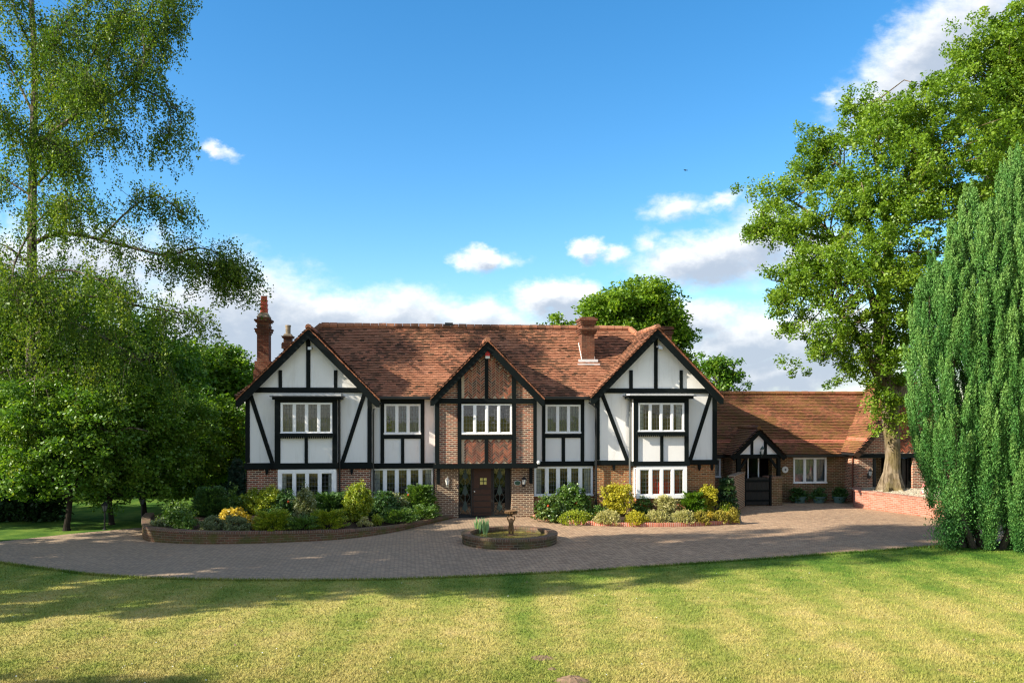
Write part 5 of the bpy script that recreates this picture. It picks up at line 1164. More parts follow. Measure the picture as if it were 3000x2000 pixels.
# the weeping birch on the left
def birch():
    Y = 33.0; base = at(70, 1188, Y); base.z = 0; root = thing("silver_birch", base, "tall weeping silver birch with pale bark and hanging twigs", "tree"); off = Vector(root.location); mb = MB()
    def limb(px, r0, r1=.012):
        pp = smooth_path([at(x, y, Y + (d[0] if d else 0)) for x, y, *d in px], 6); m = len(pp)
        mb.tube([p - off for p in pp], [r0 + (r1 - r0) * (i / (m - 1)) ** .8 for i in range(m)], 7, False); return pp
    limb([(70, 1190), (72, 900), (73, 600), (76, 330), (80, 150), (68, -60), (60, -250)], .26, .06)
    LB = [([(75, 340), (190, 255), (300, 195), (345, 110), (395, 40), (400, -30)], .11, 1.3, .85), ([(300, 195), (350, 215), (385, 240), (392, 290), (380, 325)], .05, 1.3, 1.05), ([(78, 430), (170, 340), (235, 300), (275, 300)], .06, 1.1, .9),
        ([(72, 560), (150, 535), (300, 568), (430, 600), (520, 615), (552, 650)], .10, 1.5, .95), ([(230, 548), (300, 480), (360, 450), (425, 495)], .05, 1.2, .7), ([(380, 592), (450, 570), (505, 585), (528, 625)], .045, 1.3, .9),
        ([(76, 260), (20, 150), (-40, 80)], .06, 1.0, .9), ([(79, 160), (130, 70), (200, 10), (260, -50)], .06, 1.3, .8), ([(74, 610), (0, 560), (-90, 570)], .06, 1.0, 1.2),
        ([(72, 700, .5), (200, 680, -1), (330, 705, -2), (420, 720, -2.2), (460, 745, -2.2)], .07, 1.2, 1.2), ([(72, 770), (150, 740, -1.5), (250, 780, -3), (330, 840, -3.2)], .06, 1.4, 1.6), ([(72, 800), (-20, 760, -1), (-120, 790, -2)], .06, 1.1, 1.8),
        ([(73, 450), (-20, 400, 1), (-100, 430, 1.5)], .05, 1.0, 1.0), ([(76, 310), (180, 190, 1), (230, 90, 1.5), (290, 20, 1.5)], .06, 1.4, .8), ([(73, 650), (140, 620, -2), (220, 640, -3.2), (280, 690, -3.6)], .05, 1.2, 1.4),
        ([(73, 520), (130, 470, -2), (180, 460, -3)], .05, 1.2, 1.1), ([(77, 240), (140, 190, -2), (200, 180, -3), (230, 220, -3.4)], .05, 1.3, 1.0), ([(73, 640), (120, 640, 2), (230, 640, 4), (330, 680, 4.5)], .05, 1.2, 1.3), ([(72, 880), (150, 850, -2), (230, 880, -3.5)], .05, 1.2, 1.5),
        ([(72, 880), (20, 850, -2), (-60, 900, -3)], .05, 1.2, 1.6), ([(300, 195), (330, 140, -.6), (330, 60, -.8), (360, -20, -1)], .05, 1.2, .8), ([(190, 255), (240, 170), (260, 90), (300, 0)], .05, 1.3, .8), ([(80, 420), (40, 300, -2), (0, 250, -3)], .05, 1.2, 1.0), ([(74, 520), (30, 620, -2.5), (60, 680, -3.5), (110, 720, -3.8)], .05, 1.2, 1.4),
        ([(78, 120), (40, 40, -1.5), (20, -40, -2)], .05, 1.3, .9), ([(77, 200), (110, 130, -1.8), (150, 60, -2.4)], .05, 1.4, .9), ([(76, 350), (110, 320, -2), (140, 360, -3)], .05, 1.4, 1.1), ([(76, 380), (150, 250, 2), (200, 200, 3)], .05, 1.2, 1.0), 
        ([(72, 900), (95, 900, -2.6), (70, 960, -3.6)], .05, 1.7, 1.7), ([(72, 960), (40, 960, -2.6), (120, 1000, -3.4)], .05, 1.7, 1.4), ([(72, 1000), (80, 1020, -2.2), (30, 1050, -3)], .04, 1.7, 1.1)]
    for px in ([(72, 850), (45, 885, -2.2), (80, 868, -3), (100, 879, -3.2), (113, 919, -3.2), (107, 956, -3.2), (111, 985, -3.2)], [(72, 930), (150, 950, -2.4), (217, 976, -3.4), (267, 999, -3.6), (294, 1013, -3.6)], [(217, 976, -3.4), (255, 992, -3.6), (300, 982, -3.8), (340, 990, -3.8)]): limb(px, .045, .018)
    Ps, Ds, Rn = [], [], []
    for px, r0, dens, length in LB:
        pp = limb(px, r0); m = len(pp); ln = sum((pp[i + 1] - pp[i]).length for i in range(m - 1)); low_ = px[0][1] >= 600; ns = int(ln * (7.5 if low_ else 17.5) * dens)
        for _ in range(ns):
            t = random.random() ** .75; t = .12 + .88 * t; i = min(m - 2, int(t * (m - 1))); p = pp[i].lerp(pp[i + 1], t * (m - 1) - i)
            a = random.uniform(0, 6.283); o = random.uniform(.1, .85 if px[0][1] < 400 else 1.2) * (1.15 - .5 * t); s0 = p + Vector((math.cos(a) * o, math.sin(a) * o, random.uniform(-.35, .65) * (1.1 - .5 * t)))
            Ln = random.uniform(.3, 1.0) ** 1.3 * 1.6 * length; sway = Vector((math.cos(a), math.sin(a), 0)) * random.uniform(.15, .75) + Vector((.15, 0, 0))
            mid = s0 + sway * Ln * .5 + Vector((0, 0, -Ln * .35)); end = s0 + sway * Ln * .75 + Vector((0, 0, -Ln))
            if random.random() < .55: mb.tube([p - off, s0 - off, mid - off, end - off], [.012, .009, .005, .002], 3, False)
            nl = int(Ln * 58); tt = rng.random((nl, 1)); q = (1 - tt) ** 2 * np.array(s0) + 2 * tt * (1 - tt) * np.array(mid) + tt ** 2 * np.array(end)
            q = q + rng.normal(size=(nl, 3)) * (.06 + .10 * (1 - tt)); Ps.append(q); Rn.append(np.full(nl, .45 + random.gauss(0, .2)))
    P = np.concatenate(Ps); R = np.concatenate(Rn) + rng.normal(size=len(P)) * .15
    D = np.tile(np.array([0, 0, -1.0]), (len(P), 1)); V = leaf_quads(P, .090, .72, .1, D, .8) - np.array(root.location)
    np_mesh("crown", V, 4, R, LEAF['birch'], root); mb.build("trunk", M['bark_birch'], root)
birch()

# cypress on the right
def cypress():
    base = G(2275, 1256); root = thing("cypress_tree", base, "tall green columnar conifer with feathery upright plumes at the lawn edge", "tree"); off = np.array(base); Y = base.y
    cols = [  # centre px x, base y, top y, half width px, depth offset
        (2330, 1240, 345, 80, .5), (2225, 1215, 425, 62, .2), (2138, 1130, 595, 48, 0), (2400, 1240, 330, 90, 1.2), (2270, 1230, 470, 60, -.6), (2190, 1200, 560, 50, -.5), (2340, 1235, 520, 60, -.9)]
    Ps, Ds, Rn = [], [], []; mb = MB()
    for (cx, by, ty, hw, dz) in cols:
        y0 = Y + dz; b = at(cx, by, y0); t = at(cx - 4, ty + 18, y0); hgt = t.z - b.z; R = hw * y0 / F; foot = Vector((base.x + (b.x - base.x) * .45, base.y + dz * .4, 0))
        mb.tube([tuple(foot - base), tuple(foot.lerp(Vector(b), .6) - base + Vector((0, 0, .5))), tuple(Vector((b.x, b.y, b.z + hgt * .45)) - base), tuple(Vector(t) - base - Vector((0, 0, .4)))], [.11, .09, .06, .02], 7)
        npl = int(25 * hgt * R) + 30
        for k in range(npl):
            h = random.random() ** .9; prof = math.sin(math.pi * min(1, .18 + .60 * h + (.22 if h > .9 else 0) * 0)) if h < .55 else (1 - ((h - .55) / .45) ** 2.2) ** .8
            prof = max(.08, prof * (.3 + .7 * min(1, h / .3))); ridge_ = random.random() < .66; a = round(random.uniform(-math.pi, math.pi) / .62) * .62 + random.gauss(0, .07) + cx * .1 + (.0 if ridge_ else .31)
            if math.sin(a) > .35 and random.random() < .6: a = -a
            rr = R * prof * (random.uniform(.86, 1.06) if ridge_ else random.uniform(.66, .92)); c = np.array([b.x + math.cos(a) * rr, b.y + math.sin(a) * rr, b.z + h * hgt])
            ax = np.array([math.cos(a) * .22 * (1 - h * .5), math.sin(a) * .22, 1.0]); ax /= np.linalg.norm(ax)
            Ln = random.uniform(.9, 1.9) * (1 - .3 * h); pr = random.uniform(.13, .21); n = int(430 * Ln)
            u = rng.random(n); env = np.sin(np.pi * (.08 + .92 * u)) ** .6 * (1 - .35 * u); d = rng.normal(size=(n, 3)); d /= np.linalg.norm(d, axis=1, keepdims=True)
            q = c + ax * ((u - .55) * Ln)[:, None] + d * (pr * env * (.5 + .5 * rng.random(n) + .9 * (rng.random(n) < .06)))[:, None]
            Ps.append(q); Ds.append(d * .4 + ax * 1.0); Rn.append(np.full(n, .5 + random.gauss(0, .17)) + (u - .45) * .55)
    # drooping skirts near the ground
    for _ in range(150):
        x = random.choice((random.uniform(2158, 2215), random.uniform(2160, 2235), random.uniform(2200, 2300), random.uniform(2290, 2400))); y = random.uniform(1130, 1240); dz = random.uniform(-1.0, .9); c0 = at(x, y, Y + dz); c0.z = max(.25, c0.z); n = 150
        if 2215 < x < 2300 and y > 1195: continue
        q = np.array(c0) + rng.normal(size=(n, 3)) * np.array([.17, .17, .26]); Ps.append(q); Ds.append(rng.normal(size=(n, 3)) * .7 + np.array([0, 0, .8])); Rn.append(np.full(n, .38 + random.gauss(0, .12)))
    P = np.concatenate(Ps); keep = P[:, 2] > .03; P = P[keep]; D = np.concatenate(Ds)[keep]; R = np.concatenate(Rn)[keep] + rng.normal(size=len(P)) * .1
    V = leaf_quads(P, .072, .38, .0, D, .42) - off; np_mesh("foliage", V, 4, R, LEAF['cypress'], root); mb.build("trunk", M['bark'], root)
cypress()

# oak behind the roof and the sparse tree to its right
tree_px("oak_tree", [(1450, 715, 95, 62), (1490, 690, 60, 48), (1405, 725, 70, 45), (1545, 735, 32, 38), (1450, 800, 105, 70), (1545, 790, 42, 50), (1572, 835, 24, 25)], (1460, 1050), 58, 420, 95, .8, .25, LEAF['oak'], "round crowned oak rising behind the main roof beside the front chimney", trunk_r=.4, bark='bark', forkh=5)
tree_px("oak_tree", [(1285, 748, 26, 16), (1310, 752, 14, 10), (1280, 790, 60, 35)], (1290, 1050), 62, 90, 70, .7, .25, LEAF['oak'], "treetop peeping over the ridge just left of the front chimney", trunk_r=.3, bark='bark', forkh=5)
tree_px("young_oak", [(1655, 848, 34, 26), (1682, 868, 28, 16), (1634, 842, 20, 18), (1692, 826, 14, 12), (1645, 890, 40, 20), (1706, 890, 12, 7)], (1645, 1050), 52, 125, 30, .5, .22, LEAF['wood'], "small open branched tree between the right gable and the annexe ridge", trunk_r=.16, bark='bark', forkh=4, twigs=.5)
# trees on the left
tree_px("small_tree", [(150, 1030, 125, 115), (90, 950, 100, 80), (215, 960, 90, 80), (60, 1080, 80, 70)], (153, 1218), 29.5, 330, 80, .45, .13, LEAF['wood'], "small leafy tree with a single dark trunk standing nearest the drive", group="small trees on the left lawn", trunk_r=.10, forkh=1.2)
tree_px("small_tree", [(285, 1010, 95, 115), (250, 1095, 75, 55), (330, 940, 80, 70)], (256, 1207), 31.0, 260, 80, .45, .13, LEAF['wood'], "small leafy tree with a thin dark trunk between the two bollard lamps", group="small trees on the left lawn", trunk_r=.09, forkh=1.1)
tree_px("small_tree", [(370, 1020, 90, 95), (350, 1095, 75, 55), (410, 950, 70, 60)], (333, 1197), 32.5, 230, 80, .45, .13, LEAF['wood'], "small leafy tree whose dark trunk stands right behind the bollard lamp at the wall tip", group="small trees on the left lawn", trunk_r=.09, forkh=1.1)
tree_px("small_tree", [(440, 1020, 75, 85), (420, 1090, 65, 60)], (396, 1178), 35.0, 190, 80, .45, .14, LEAF['wood'], "small leafy tree behind the left tip of the flower bed", group="small trees on the left lawn", trunk_r=.09, forkh=1.1)
tree_px("broadleaf_tree", [(500, 990, 60, 80), (470, 1060, 55, 50), (530, 1040, 30, 55)], (495, 1165), 37.5, 240, 80, .5, .16, LEAF['bright'], "bright green tree beside the left wall of the house", trunk_r=.12, forkh=1.3)
tree_px("broadleaf_tree", [(475, 870, 95, 70), (540, 880, 38, 45), (420, 850, 70, 70), (510, 830, 45, 28)], (470, 1120), 50, 420, 70, .8, .22, LEAF['bright'], "tall light green tree standing between the birch and the left gable", trunk_r=.3, forkh=3)
tree_px("broadleaf_tree", [(350, 860, 110, 115), (300, 800, 80, 80), (330, 960, 130, 110)], (340, 1130), 46, 430, 90, .75, .2, LEAF['wood'], "broad dark green tree behind the thin trunked small trees", trunk_r=.25, forkh=3)
tree_px("broadleaf_tree", [(170, 780, 150, 150), (60, 800, 120, 150), (110, 980, 170, 140)], (130, 1140), 43, 620, 90, .75, .2, LEAF['wood'], "broad green tree directly behind the birch", trunk_r=.25, forkh=3)
tree_px("broadleaf_tree", [(-30, 800, 120, 200), (-20, 1030, 120, 140)], (-30, 1150), 40, 520, 90, .75, .19, LEAF['wood'], "broad dark tree at the left edge of the photograph", trunk_r=.25, forkh=2.5)
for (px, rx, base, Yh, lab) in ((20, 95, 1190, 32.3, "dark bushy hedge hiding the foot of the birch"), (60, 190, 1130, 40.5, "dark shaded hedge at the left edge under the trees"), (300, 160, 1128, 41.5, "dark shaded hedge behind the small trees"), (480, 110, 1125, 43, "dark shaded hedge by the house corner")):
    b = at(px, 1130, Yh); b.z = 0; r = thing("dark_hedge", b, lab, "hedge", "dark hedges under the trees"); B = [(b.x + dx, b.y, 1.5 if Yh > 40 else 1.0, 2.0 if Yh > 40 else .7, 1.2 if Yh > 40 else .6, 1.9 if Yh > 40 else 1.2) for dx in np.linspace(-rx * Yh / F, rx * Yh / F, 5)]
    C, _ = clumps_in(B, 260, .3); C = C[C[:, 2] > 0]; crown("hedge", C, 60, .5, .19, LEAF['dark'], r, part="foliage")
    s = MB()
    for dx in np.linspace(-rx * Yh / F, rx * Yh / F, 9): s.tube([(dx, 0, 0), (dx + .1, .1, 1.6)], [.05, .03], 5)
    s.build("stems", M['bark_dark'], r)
# trees standing to the left of the view, whose shadows cross the drive and the lawn
def shade_tree(x, y, hgt, rad, label, proto=None, rz=0, dens=430):
    if proto:
        o = copy_tree(proto); o.location = (x, y, 0); o.rotation_euler = (0, 0, rz); o.scale = (rad / 5, rad / 5, hgt / 16); o['label'] = label; return o
    r = thing("shade_tree", (0, 0, 0), label, "tree", "trees left of the view")
    B = [(0, 0, 11, 4.2, 4.2, 4.6), (1.5, -1, 8, 3.6, 3.4, 3.2), (-1.6, 1, 8.5, 3.4, 3.6, 3.2), (0, .5, 14, 2.6, 2.6, 2.2), (0, 0, 6, 3.4, 3.4, 2.2)]
    C, _ = clumps_in(B, dens, .15); crown("shade", C, 62, .75, .36, LEAF['wood'], r); limbs(r, (0, 0, 0), [b[:3] for b in B], C, M['bark'], .3, .04, .2, fork=(0, 0, 3.5)); r.location = (x, y, 0); r.scale = (rad / 5, rad / 5, hgt / 16); return r
s0 = shade_tree(-23, 14.7, 25, 4.1, "tall narrow tree beyond the left edge of the lawn")
shade_tree(-25.5, 19.6, 14.5, 4.3, "tree beyond the left edge near the drive", s0, 2.1)
shade_tree(-31, 28.2, 11.5, 4.6, "low tree beyond the left edge behind the drive", s0, 5.1)
shade_tree(-22, 6.3, 10.2, 2.6, "slim tree beyond the left edge nearest the viewer", s0, 4.0)

# low far-off woodland closing the view behind the house
C = np.stack([rng.uniform(-140, 140, 2600), rng.uniform(74, 92, 2600), rng.uniform(.2, 4.4, 2600)], 1)
P, idx = clump_leaves(C, 22, 1.1, .8); P = P[(P[:, 2] > 0) & (P[:, 2] < 5.2)]
o = np_mesh("far_woodland", leaf_quads(P, .55), 4, .5 + rng.normal(size=len(P)) * .2, LEAF['wood']); o['kind'] = 'stuff'
# ------------------------------------------------------------------ shrubs and flowers
def lm(name, cols, **k): LEAF[name] = leaf_mat(name + '_leaves', cols, **k)
lm('yew', [(.026, .075, .018), (.045, .11, .024), (.075, .15, .03)], trans=.3, gloss=.03)
lm('mid', [(.04, .10, .014), (.065, .145, .018), (.10, .19, .026), (.15, .235, .04)], gloss=.04)
lm('lime', [(.11, .18, .010), (.19, .265, .015), (.28, .34, .024), (.39, .41, .04)], gloss=.03)
lm('gold', [(.22, .23, .012), (.34, .33, .018), (.46, .42, .035), (.56, .50, .08)], gloss=.02)
lm('yellow', [(.38, .27, .012), (.52, .39, .02), (.62, .48, .06)])
lm('grey', [(.07, .105, .042), (.115, .155, .065), (.17, .21, .095), (.25, .29, .14)], gloss=.03)
lm('variegated', [(.06, .10, .02), (.13, .17, .05), (.24, .26, .10), (.34, .34, .16)])
lm('cream', [(.22, .23, .07), (.34, .34, .12), (.45, .43, .18), (.54, .50, .25)], gloss=.02)
lm('bronze', [(.17, .16, .025), (.26, .23, .035), (.35, .30, .05), (.42, .36, .08)], gloss=.02)
lm('glossy', [(.03, .08, .012), (.06, .13, .02), (.12, .19, .04), (.24, .28, .09)], gloss=.05, rough=.35)
lm('iris', [(.16, .30, .13), (.24, .40, .18), (.34, .48, .24)])
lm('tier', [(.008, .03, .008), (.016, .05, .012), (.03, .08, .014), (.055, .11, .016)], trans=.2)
M['flower_red'] = plain('red_petals', (.52, .03, .015), .6, .3, .2, 30, .1); M['flower_orange'] = plain('orange_petals', (.55, .10, .025), .6, .3, .2, 30, .1)
def shrub(px, style, mat, label, soil=.22, cat="shrub", name="shrub", flowers=None, group=None, Yf=None, dens=1.0, size=.075):
    """shrub filling a box of photo pixels (x0, y0, x1, y1); its foot is at the bottom edge"""
    x0, y0, x1, y1 = px; Y = Yf or (H - soil) * F / (y1 - HY); Y0 = Y; xm = (x0 + x1) / 2
    if Yf is None and soil < 2 and name == 'shrub':                   # the foot stands behind the front of the foliage, clear of the house wall
        Y = Y0 + min((x1 - x0) / 2 * Y / F, .8) * 1.0 + .06; lim = HOY + sT * ((xm - CX) / F * Y) - (1.0 if (625 < xm < 785 or 1450 < xm < 1585) else .42); Y = max(Y0, min(Y, lim))
    foot = at(xm, y1, Y); foot.z = soil - .03 if Yf is None else max(0.0, min(soil, foot.z))
    rx = (x1 - x0) / 2 * Y / F * (1.18 if px[0] < 1000 else 1.1); dens = dens * (1.5 if px[0] < 1000 else 1.25); top = at(x0, y0, Y).z; hh = max(.12, top - foot.z); root = thing(name, foot, label, cat, group); ry = min(rx, .8) * .9; off = np.array(root.location)
    area = 2 * math.pi * rx * hh; C = None
    if style == 'dome':
        n = int(60 * area * dens) + 14; d = rng.normal(size=(n, 3)); d[:, 2] = np.abs(d[:, 2]); d /= np.linalg.norm(d, axis=1, keepdims=True)
        lum = 1 + .10 * np.sin(d[:, 0] * 7 + foot.x * 5) * np.cos(d[:, 2] * 6 + foot.y); r = (.93 * rng.random(n) ** .22 * lum)[:, None]
        C = d * r * np.array([rx * .95, ry * .95, hh * .92]) + np.array([0, 0, .04]); P, idx = clump_leaves(C, 26, .085, .9); D = None
        V = leaf_quads(P, size, .6, .3)
    elif style == 'egg':
        n = int(64 * area * dens) + 14; d = rng.normal(size=(n, 3)); d /= np.linalg.norm(d, axis=1, keepdims=True); lum = 1 + .13 * np.sin(d[:, 0] * 8 + foot.x * 5) * np.cos(d[:, 2] * 7 + foot.y)
        r = (.95 * rng.random(n) ** .3 * lum)[:, None]; C = d * r * np.array([rx * .92, ry * .92, hh * .5]) + np.array([0, 0, hh * .5]); C[:, 0] *= .72 + .28 * np.clip(C[:, 2] / hh * 1.6, 0, 1)
        P, idx = clump_leaves(C, 24, .10, .9); V = leaf_quads(P, size * 1.15, .55, .3)
    elif style == 'heath':                                           # upright pale shoots standing out of a mound
        n = int(260 * area * dens) + 40; d = rng.normal(size=(n, 3)); d[:, 2] = np.abs(d[:, 2]) * 1.1; d /= np.linalg.norm(d, axis=1, keepdims=True); C = d * np.array([rx * .93, ry * .93, hh * .88]) * (rng.uniform(.8, 1.0, n)[:, None])
        k = 9; idx = np.repeat(np.arange(n), k); ax = d * .8 + np.array([0, 0, .5]); ax /= np.linalg.norm(ax, axis=1, keepdims=True); t = rng.random(len(idx))[:, None]
        P = C[idx] + ax[idx] * (t - .6) * .13 + rng.normal(size=(len(idx), 3)) * .012; V = leaf_quads(P, .055, .45, .0, ax[idx], .5)
    elif style == 'fan':                                             # layered feathery conifer sprays reaching out and up
        n = int(52 * area * dens) + 14; a = rng.uniform(0, 2 * np.pi, n); h = rng.random(n); rad = np.sqrt(rng.random(n)) * (1 - .6 * h) ; Ps, Ds = [], []
        idx = []
        for i in range(n):
            c = np.array([math.cos(a[i]) * rad[i] * rx * .8, math.sin(a[i]) * rad[i] * ry * .8, h[i] * hh * .82 + .05]); dr = np.array([math.cos(a[i]), math.sin(a[i]), .35 + .5 * h[i]]); dr /= np.linalg.norm(dr)
            sd_ = np.cross(dr, [0, 0, 1]); m = 34; t = rng.random(m); w = rng.normal(size=m) * .10 * (1 - .6 * t); q = c + dr * (t * .36)[:, None] + sd_ * w[:, None] + rng.normal(size=(m, 3)) * .018 - np.array([0, 0, 1]) * (t ** 2 * .06)[:, None]
            Ps.append(q); Ds.append(np.tile(dr, (m, 1)) + sd_ * (w * 5)[:, None]); idx += [i] * m
        P = np.concatenate(Ps); idx = np.array(idx); C = np.zeros((n, 3)); V = leaf_quads(P, size, .38, .4, np.concatenate(Ds), .3)
    elif style == 'leafy':                                           # loose shrub on arching stems
        n = int(46 * area * dens) + 14; d = rng.normal(size=(n, 3)); d[:, 2] = np.abs(d[:, 2]) * .9 + .05; d /= np.linalg.norm(d, axis=1, keepdims=True); r = rng.uniform(.45, 1.05, n)[:, None]
        C = d * r * np.array([rx * .95, ry * .95, hh * .92]); P, idx = clump_leaves(C, 22, .13, .6); V = leaf_quads(P, size * 1.3, .5, .5)
    elif style == 'tier':
        Ps = []; idx = []; k = 6
        for j in range(k):
            z = hh * (.12 + .85 * j / k); rr = rx * (1.0 - .55 * j / k); m = int(420 * dens); a = rng.uniform(0, 2 * np.pi, m); q = np.sqrt(rng.random(m)); Ps.append(np.stack([np.cos(a) * q * rr, np.sin(a) * q * rr * .8, z - .25 * q * q * rr + rng.normal(size=m) * .05], 1)); idx += [j] * m
        P = np.concatenate(Ps); idx = np.array(idx); C = np.zeros((k, 3)); V = leaf_quads(P, size * 1.2, .45, .8)
    elif style == 'blades':
        n = int(130 * area * dens) + 30; a = rng.uniform(0, 2 * np.pi, n); r = np.sqrt(rng.random(n)); b = np.stack([np.cos(a) * r * rx * .6, np.sin(a) * r * ry * .6, np.zeros(n)], 1); tip = b + np.stack([np.cos(a) * rx * .5 * rng.random(n), np.sin(a) * ry * .5 * rng.random(n), hh * rng.uniform(.6, 1.05, n)], 1)
        C = b; idx = np.arange(n); w = rng.uniform(.015, .026, n)[:, None]; sd_ = np.stack([np.cos(a), np.sin(a) * .3, a * 0], 1); md = b + (tip - b) * .55 + np.array([0, 0, 1]) * hh * .06
        V = np.stack([b - sd_ * w, md - sd_ * w, tip, md + sd_ * w], 1).reshape(-1, 3)
    if style in ('dome', 'egg', 'leafy', 'heath'):                   # lopsided outline with stray shoots
        ci = V.reshape(-1, 4, 3); cen = ci.mean(1); m_ = np.array([0, 0, hh * .3]); lob = 1 + .13 * np.sin(cen[:, 0] / rx * 3.1 + foot.x * 9) + .10 * np.sin(cen[:, 1] / ry * 4.0 + foot.y * 7 + cen[:, 0] / rx * 2); stray = (rng.random(int(idx.max()) + 1) < .07)[idx] * rng.uniform(.0, .22, len(idx))
        V = (ci + ((cen - m_) * ((lob - 1) + stray)[:, None])[:, None, :]).reshape(-1, 3)
    cr = rng.normal(size=max(1, int(idx.max()) + 1)) * .16; rnd = .5 + cr[idx] + rng.normal(size=len(idx)) * .15
    np_mesh("foliage", V, 4, rnd, LEAF[mat], root)
    st = MB()
    for k in range(5): a = random.uniform(0, 6.28); st.tube([(0, 0, -.02), (math.cos(a) * rx * .25, math.sin(a) * ry * .25, hh * .4), (math.cos(a) * rx * .5, math.sin(a) * ry * .5, hh * .75)], [.022, .016, .006], 5, False)
    st.build("stems", M['bark_dark'], root)
    if flowers:
        fm, pts = flowers
        for (fx, fy) in pts:
            c = at(fx, fy, Y - ry * .6) - foot; mb = MB()
            for _ in range(16):
                d = Vector((random.gauss(0, 1), random.gauss(0, 1), random.gauss(0, 1))).normalized() * .032; e = d.cross(Vector((random.random(), random.random(), 1))).normalized() * .028; g_ = d.cross(e).normalized() * .035; p = c + d
                mb.face([p - e, p - g_, p + e, p + g_])
            mb.build("flower_head", M[fm], root)
    return root
S = shrub
# left bed, back row first
S((449, 1118, 516, 1196), 'fan', 'yew', "large dark feathery evergreen bush towards the left end of the left bed", .3, size=.09)
S((502, 1114, 562, 1192), 'leafy', 'mid', "tall green bush against the left corner of the house", .32, size=.06)
S((554, 1120, 648, 1192), 'egg', 'lime', "big lime yellow bush in front of the brick corner below the left gable", .32, size=.06)
S((608, 1126, 680, 1194), 'leafy', 'yew', "dark green bush with a dull red flower left of the big bay window", .3, flowers=('flower_orange', [(662, 1152)]), dens=1.3)
S((674, 1122, 722, 1213), 'egg', 'variegated', "tall cream and green variegated bush in the middle of the left bay window", .3, size=.055)
S((712, 1134, 804, 1200), 'fan', 'yew', "wide dark feathery bush under the right half of the left bay window", .3, size=.09)
S((784, 1116, 856, 1202), 'egg', 'lime', "rounded golden green bush in front of the brick panel right of the left bay", .3, size=.06)
S((852, 1126, 920, 1193), 'leafy', 'yew', "dark green bush with one red flower under the left five light window", .24, flowers=('flower_red', [(886, 1151), (888, 1156)]), dens=1.3)
S((884, 1122, 936, 1188), 'leafy', 'variegated', "pale variegated bush in the middle of the left five light window", .22, size=.055)
S((928, 1114, 1000, 1187), 'fan', 'mid', "green bush beside the left entrance pier", .2, flowers=('flower_orange', [(938, 1136)]), dens=1.4, size=.08)
S((372, 1150, 446, 1210), 'leafy', 'mid', "mixed green bush with lime tips near the left tip of the bed", .38, size=.06)
S((352, 1186, 376, 1213), 'leafy', 'grey', "small silvery leaved plant at the left tip of the curved wall", .40, size=.06)
S((408, 1186, 440, 1216), 'leafy', 'mid', "low fresh green plant just behind the wall left of the grey domes", .36, size=.08)
S((504, 1168, 580, 1206), 'dome', 'yellow', "bright yellow shrub between the two grey green domes", .34, size=.07)
S((458, 1184, 516, 1220), 'dome', 'grey', "grey green dome shrub, left one of two", .33, size=.05)
S((514, 1184, 581, 1223), 'dome', 'grey', "grey green dome shrub in front of the bright yellow shrub", .33, size=.05)
S((578, 1180, 608, 1215), 'leafy', 'yellow', "small yellow shrub right of the grey green domes", .33, size=.055)
S((588, 1178, 664, 1222), 'fan', 'lime', "low spreading lime conifer behind the middle of the curved wall", .32, size=.08)
S((660, 1196, 726, 1221), 'fan', 'mid', "low green ground cover below the tall variegated bush", .32, size=.07)
S((716, 1178, 792, 1218), 'fan', 'lime', "spreading yellow green conifer below the wide dark bush", .3, size=.075)
S((824, 1188, 850, 1209), 'dome', 'cream', "small cream leaved plant below the rounded golden green bush", .26, size=.05)
S((856, 1182, 880, 1206), 'egg', 'lime', "little round yellow green ball conifer in the left bed", .25, size=.04)
S((876, 1176, 952, 1205), 'fan', 'mid', "low spreading green conifer beside the little ball conifer", .22, size=.07)
S((946, 1168, 1000, 1196), 'fan', 'mid', "low green plant at the right end of the left bed", .17, size=.07)
# right bed
S((1268, 1106, 1364, 1186), 'leafy', 'mid', "dark bush with a red flower under the right five light window", .12, flowers=('flower_red', [(1324, 1150), (1325, 1154)]), dens=1.3, size=.065)
S((1382, 1104, 1454, 1188), 'egg', 'gold', "tall golden egg shaped bush in front of the brick right of the five light window", .12, size=.06)
S((1444, 1138, 1500, 1180), 'leafy', 'mid', "green bush with orange flowers below the left side of the right bay", .12, flowers=('flower_orange', [(1458, 1152), (1471, 1158), (1480, 1161), (1467, 1165), (1447, 1170)]), size=.06)
S((1508, 1136, 1556, 1184), 'egg', 'cream', "upright cream leaved bush in front of the right bay window", .12, size=.055)
S((1566, 1132, 1614, 1182), 'fan', 'bright' if 'bright' in LEAF else 'mid', "bright green feathery bush below the right corner of the right bay", .12, size=.09)
S((1596, 1115, 1648, 1180), 'egg', 'gold', "tall golden bush against the right corner of the house", .12, size=.06)
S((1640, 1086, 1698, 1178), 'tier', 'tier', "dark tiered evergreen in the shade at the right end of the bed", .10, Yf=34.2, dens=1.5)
S((1228, 1130, 1296, 1196), 'leafy', 'glossy', "glossy green and cream bush beside the right entrance pier", .12, flowers=('flower_orange', [(1259, 1161)]), dens=1.2, size=.075)
S((1356, 1154, 1390, 1186), 'leafy', 'mid', "small green plant left of the golden egg shaped bush", .12, flowers=('flower_orange', [(1369, 1177)]), size=.06)
S((1282, 1170, 1366, 1201), 'heath', 'lime', "spreading yellow green mound behind the ground spotlight", .12)
S((1363, 1168, 1423, 1203), 'heath', 'cream', "cream mound below the golden egg shaped bush", .12)
S((1436, 1172, 1490, 1204), 'heath', 'gold', "gold green mound below the orange flowers", .12)
S((1485, 1169, 1540, 1203), 'heath', 'cream', "cream mound below the upright cream bush", .12)
S((1541, 1167, 1593, 1203), 'heath', 'cream', "cream mound below the bright feathery bush", .12)
S((1590, 1170, 1626, 1202), 'heath', 'bronze', "bronze gold tussock left of the first yellow ball", .12)
S((1624, 1177, 1637, 1198), 'egg', 'yellow', "tiny bright yellow ball conifer, left one of two", .12, size=.035)
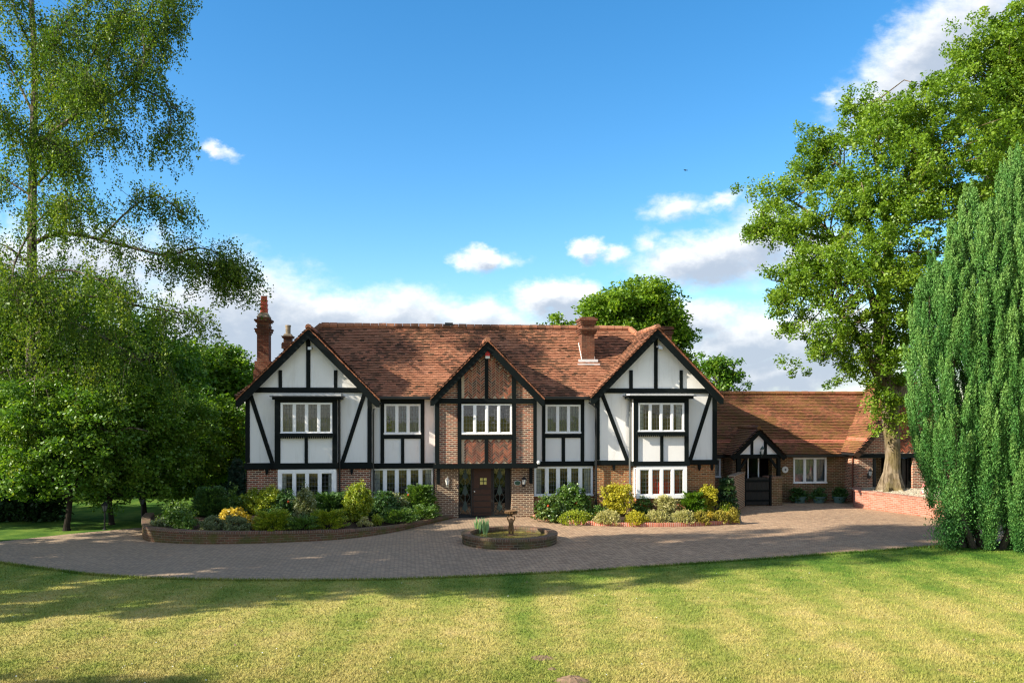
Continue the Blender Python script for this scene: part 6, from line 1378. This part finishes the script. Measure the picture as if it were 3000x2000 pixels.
S((1636, 1166, 1668, 1199), 'heath', 'bronze', "bronze gold tussock between the two yellow balls", .12)
S((1665, 1175, 1678, 1195), 'egg', 'yellow', "tiny bright yellow ball conifer nearest the gate wall", .12, size=.035)
S((1675, 1158, 1697, 1198), 'heath', 'bronze', "bronze gold tussock at the right end of the kerb", .12)
S((1648, 1152, 1676, 1180), 'leafy', 'lime', "small lime plant in front of the dark tiered evergreen", .12, size=.05)
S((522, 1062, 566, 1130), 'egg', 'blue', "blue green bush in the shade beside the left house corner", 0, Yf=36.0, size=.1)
for (x, lab) in ((1836, "dark leaves growing in the planter nearest the gate"), (1881, "dark leaves growing in the middle planter"), (1928, "dark leaves growing in the planter nearest the brown downpipe")):
    S((x - 17, 1118, x + 17, 1147), 'leafy', 'yew', lab, .26, cat="plant", name="planter_shrub", Yf=38.3, group="plants in the tubs under the annexe window", size=.09)
S((1089, 1187, 1108, 1224), 'blades', 'iris', "left clump of iris blades standing in the pond", .17, cat="plant", name="iris_clump", dens=.45)
S((1106, 1188, 1123, 1227), 'blades', 'iris', "right clump of iris blades standing in the pond", .17, cat="plant", name="iris_clump", dens=.45)
r = S((884, 968, 897, 993), 'leafy', 'bright', "bright green house plant on the sill of the left three light window", 2.8, cat="house plant", name="house_plant", Yf=33.95, size=.06)
r.location = h2w(hu(890, .52), .52, hz(890, 993, .52))

# ------------------------------------------------------------------ grass blades on the lawn
def grass():
    n = 400000; Yb = 12.6 + (31 - 12.6) * rng.random(n) ** 2.1; X = (rng.random(n) * 2 - 1) * (.82 * Yb); ok = np.ones(n, bool)
    edge = [G(x, y) for x, y in low]; ex = np.array([p.x for p in edge]); ey = np.array([p.y for p in edge]); ok &= Yb < np.interp(X, ex, ey) + .03
    X, Y_ = X[ok], Yb[ok]; n = len(X); hgt = rng.uniform(.018, .045, n) * (1 + .5 * (rng.random(n) < .08)); a = rng.uniform(0, 2 * np.pi, n); w = .004 + .00022 * Y_; lean = rng.normal(size=(n, 2)) * hgt[:, None] * .6
    V = np.empty((n, 3, 3), np.float32); V[:, 0] = np.stack([X - np.cos(a) * w, Y_ - np.sin(a) * w, np.zeros(n)], 1); V[:, 1] = np.stack([X + np.cos(a) * w, Y_ + np.sin(a) * w, np.zeros(n)], 1); V[:, 2] = np.stack([X + lean[:, 0], Y_ + lean[:, 1], hgt], 1)
    o = np_mesh("grass_blades", V.reshape(-1, 3), 3, rng.random(n), M['lawn']); o['kind'] = 'stuff'
    # a fringe of longer blades hanging over the drive edge
    P = []
    for i in range(len(edge) - 1):
        m = int((edge[i + 1] - edge[i]).length * 420); t = rng.random(m)[:, None]; P.append(np.array(edge[i]) * (1 - t) + np.array(edge[i + 1]) * t)
    P = np.concatenate(P); m = len(P); P[:, 1] += rng.normal(size=m) * .05 - .03; h = rng.uniform(.03, .09, m); a = rng.uniform(0, 2 * np.pi, m); V = np.empty((m, 3, 3), np.float32); V[:, 0] = P - np.stack([np.cos(a), np.sin(a), a * 0], 1) * .008; V[:, 1] = P + np.stack([np.cos(a), np.sin(a), a * 0], 1) * .008; V[:, 2] = P + np.stack([rng.normal(size=m) * .03, rng.normal(size=m) * .03, h], 1)
    o = np_mesh("grass_fringe", V.reshape(-1, 3), 3, rng.random(m) * .7, M['lawn']); o['kind'] = 'stuff'
grass()

# fallen leaves and daisies lying in the grass
def litter(name, n, size, mat, zc):
    Yb = 12.8 + 9 * rng.random(n) ** 1.4; X = (rng.random(n) * 2 - 1) * .6 * Yb; P = np.stack([X, Yb, np.full(n, zc)], 1); o = np_mesh(name, leaf_quads(P, size, .7, 2.5), 4, rng.random(n), M[mat]); o['kind'] = 'stuff'
litter("fallen_leaves", 90, .055, 'soil_dry', .03); litter("daisies", 150, .028, 'plaque', .045)
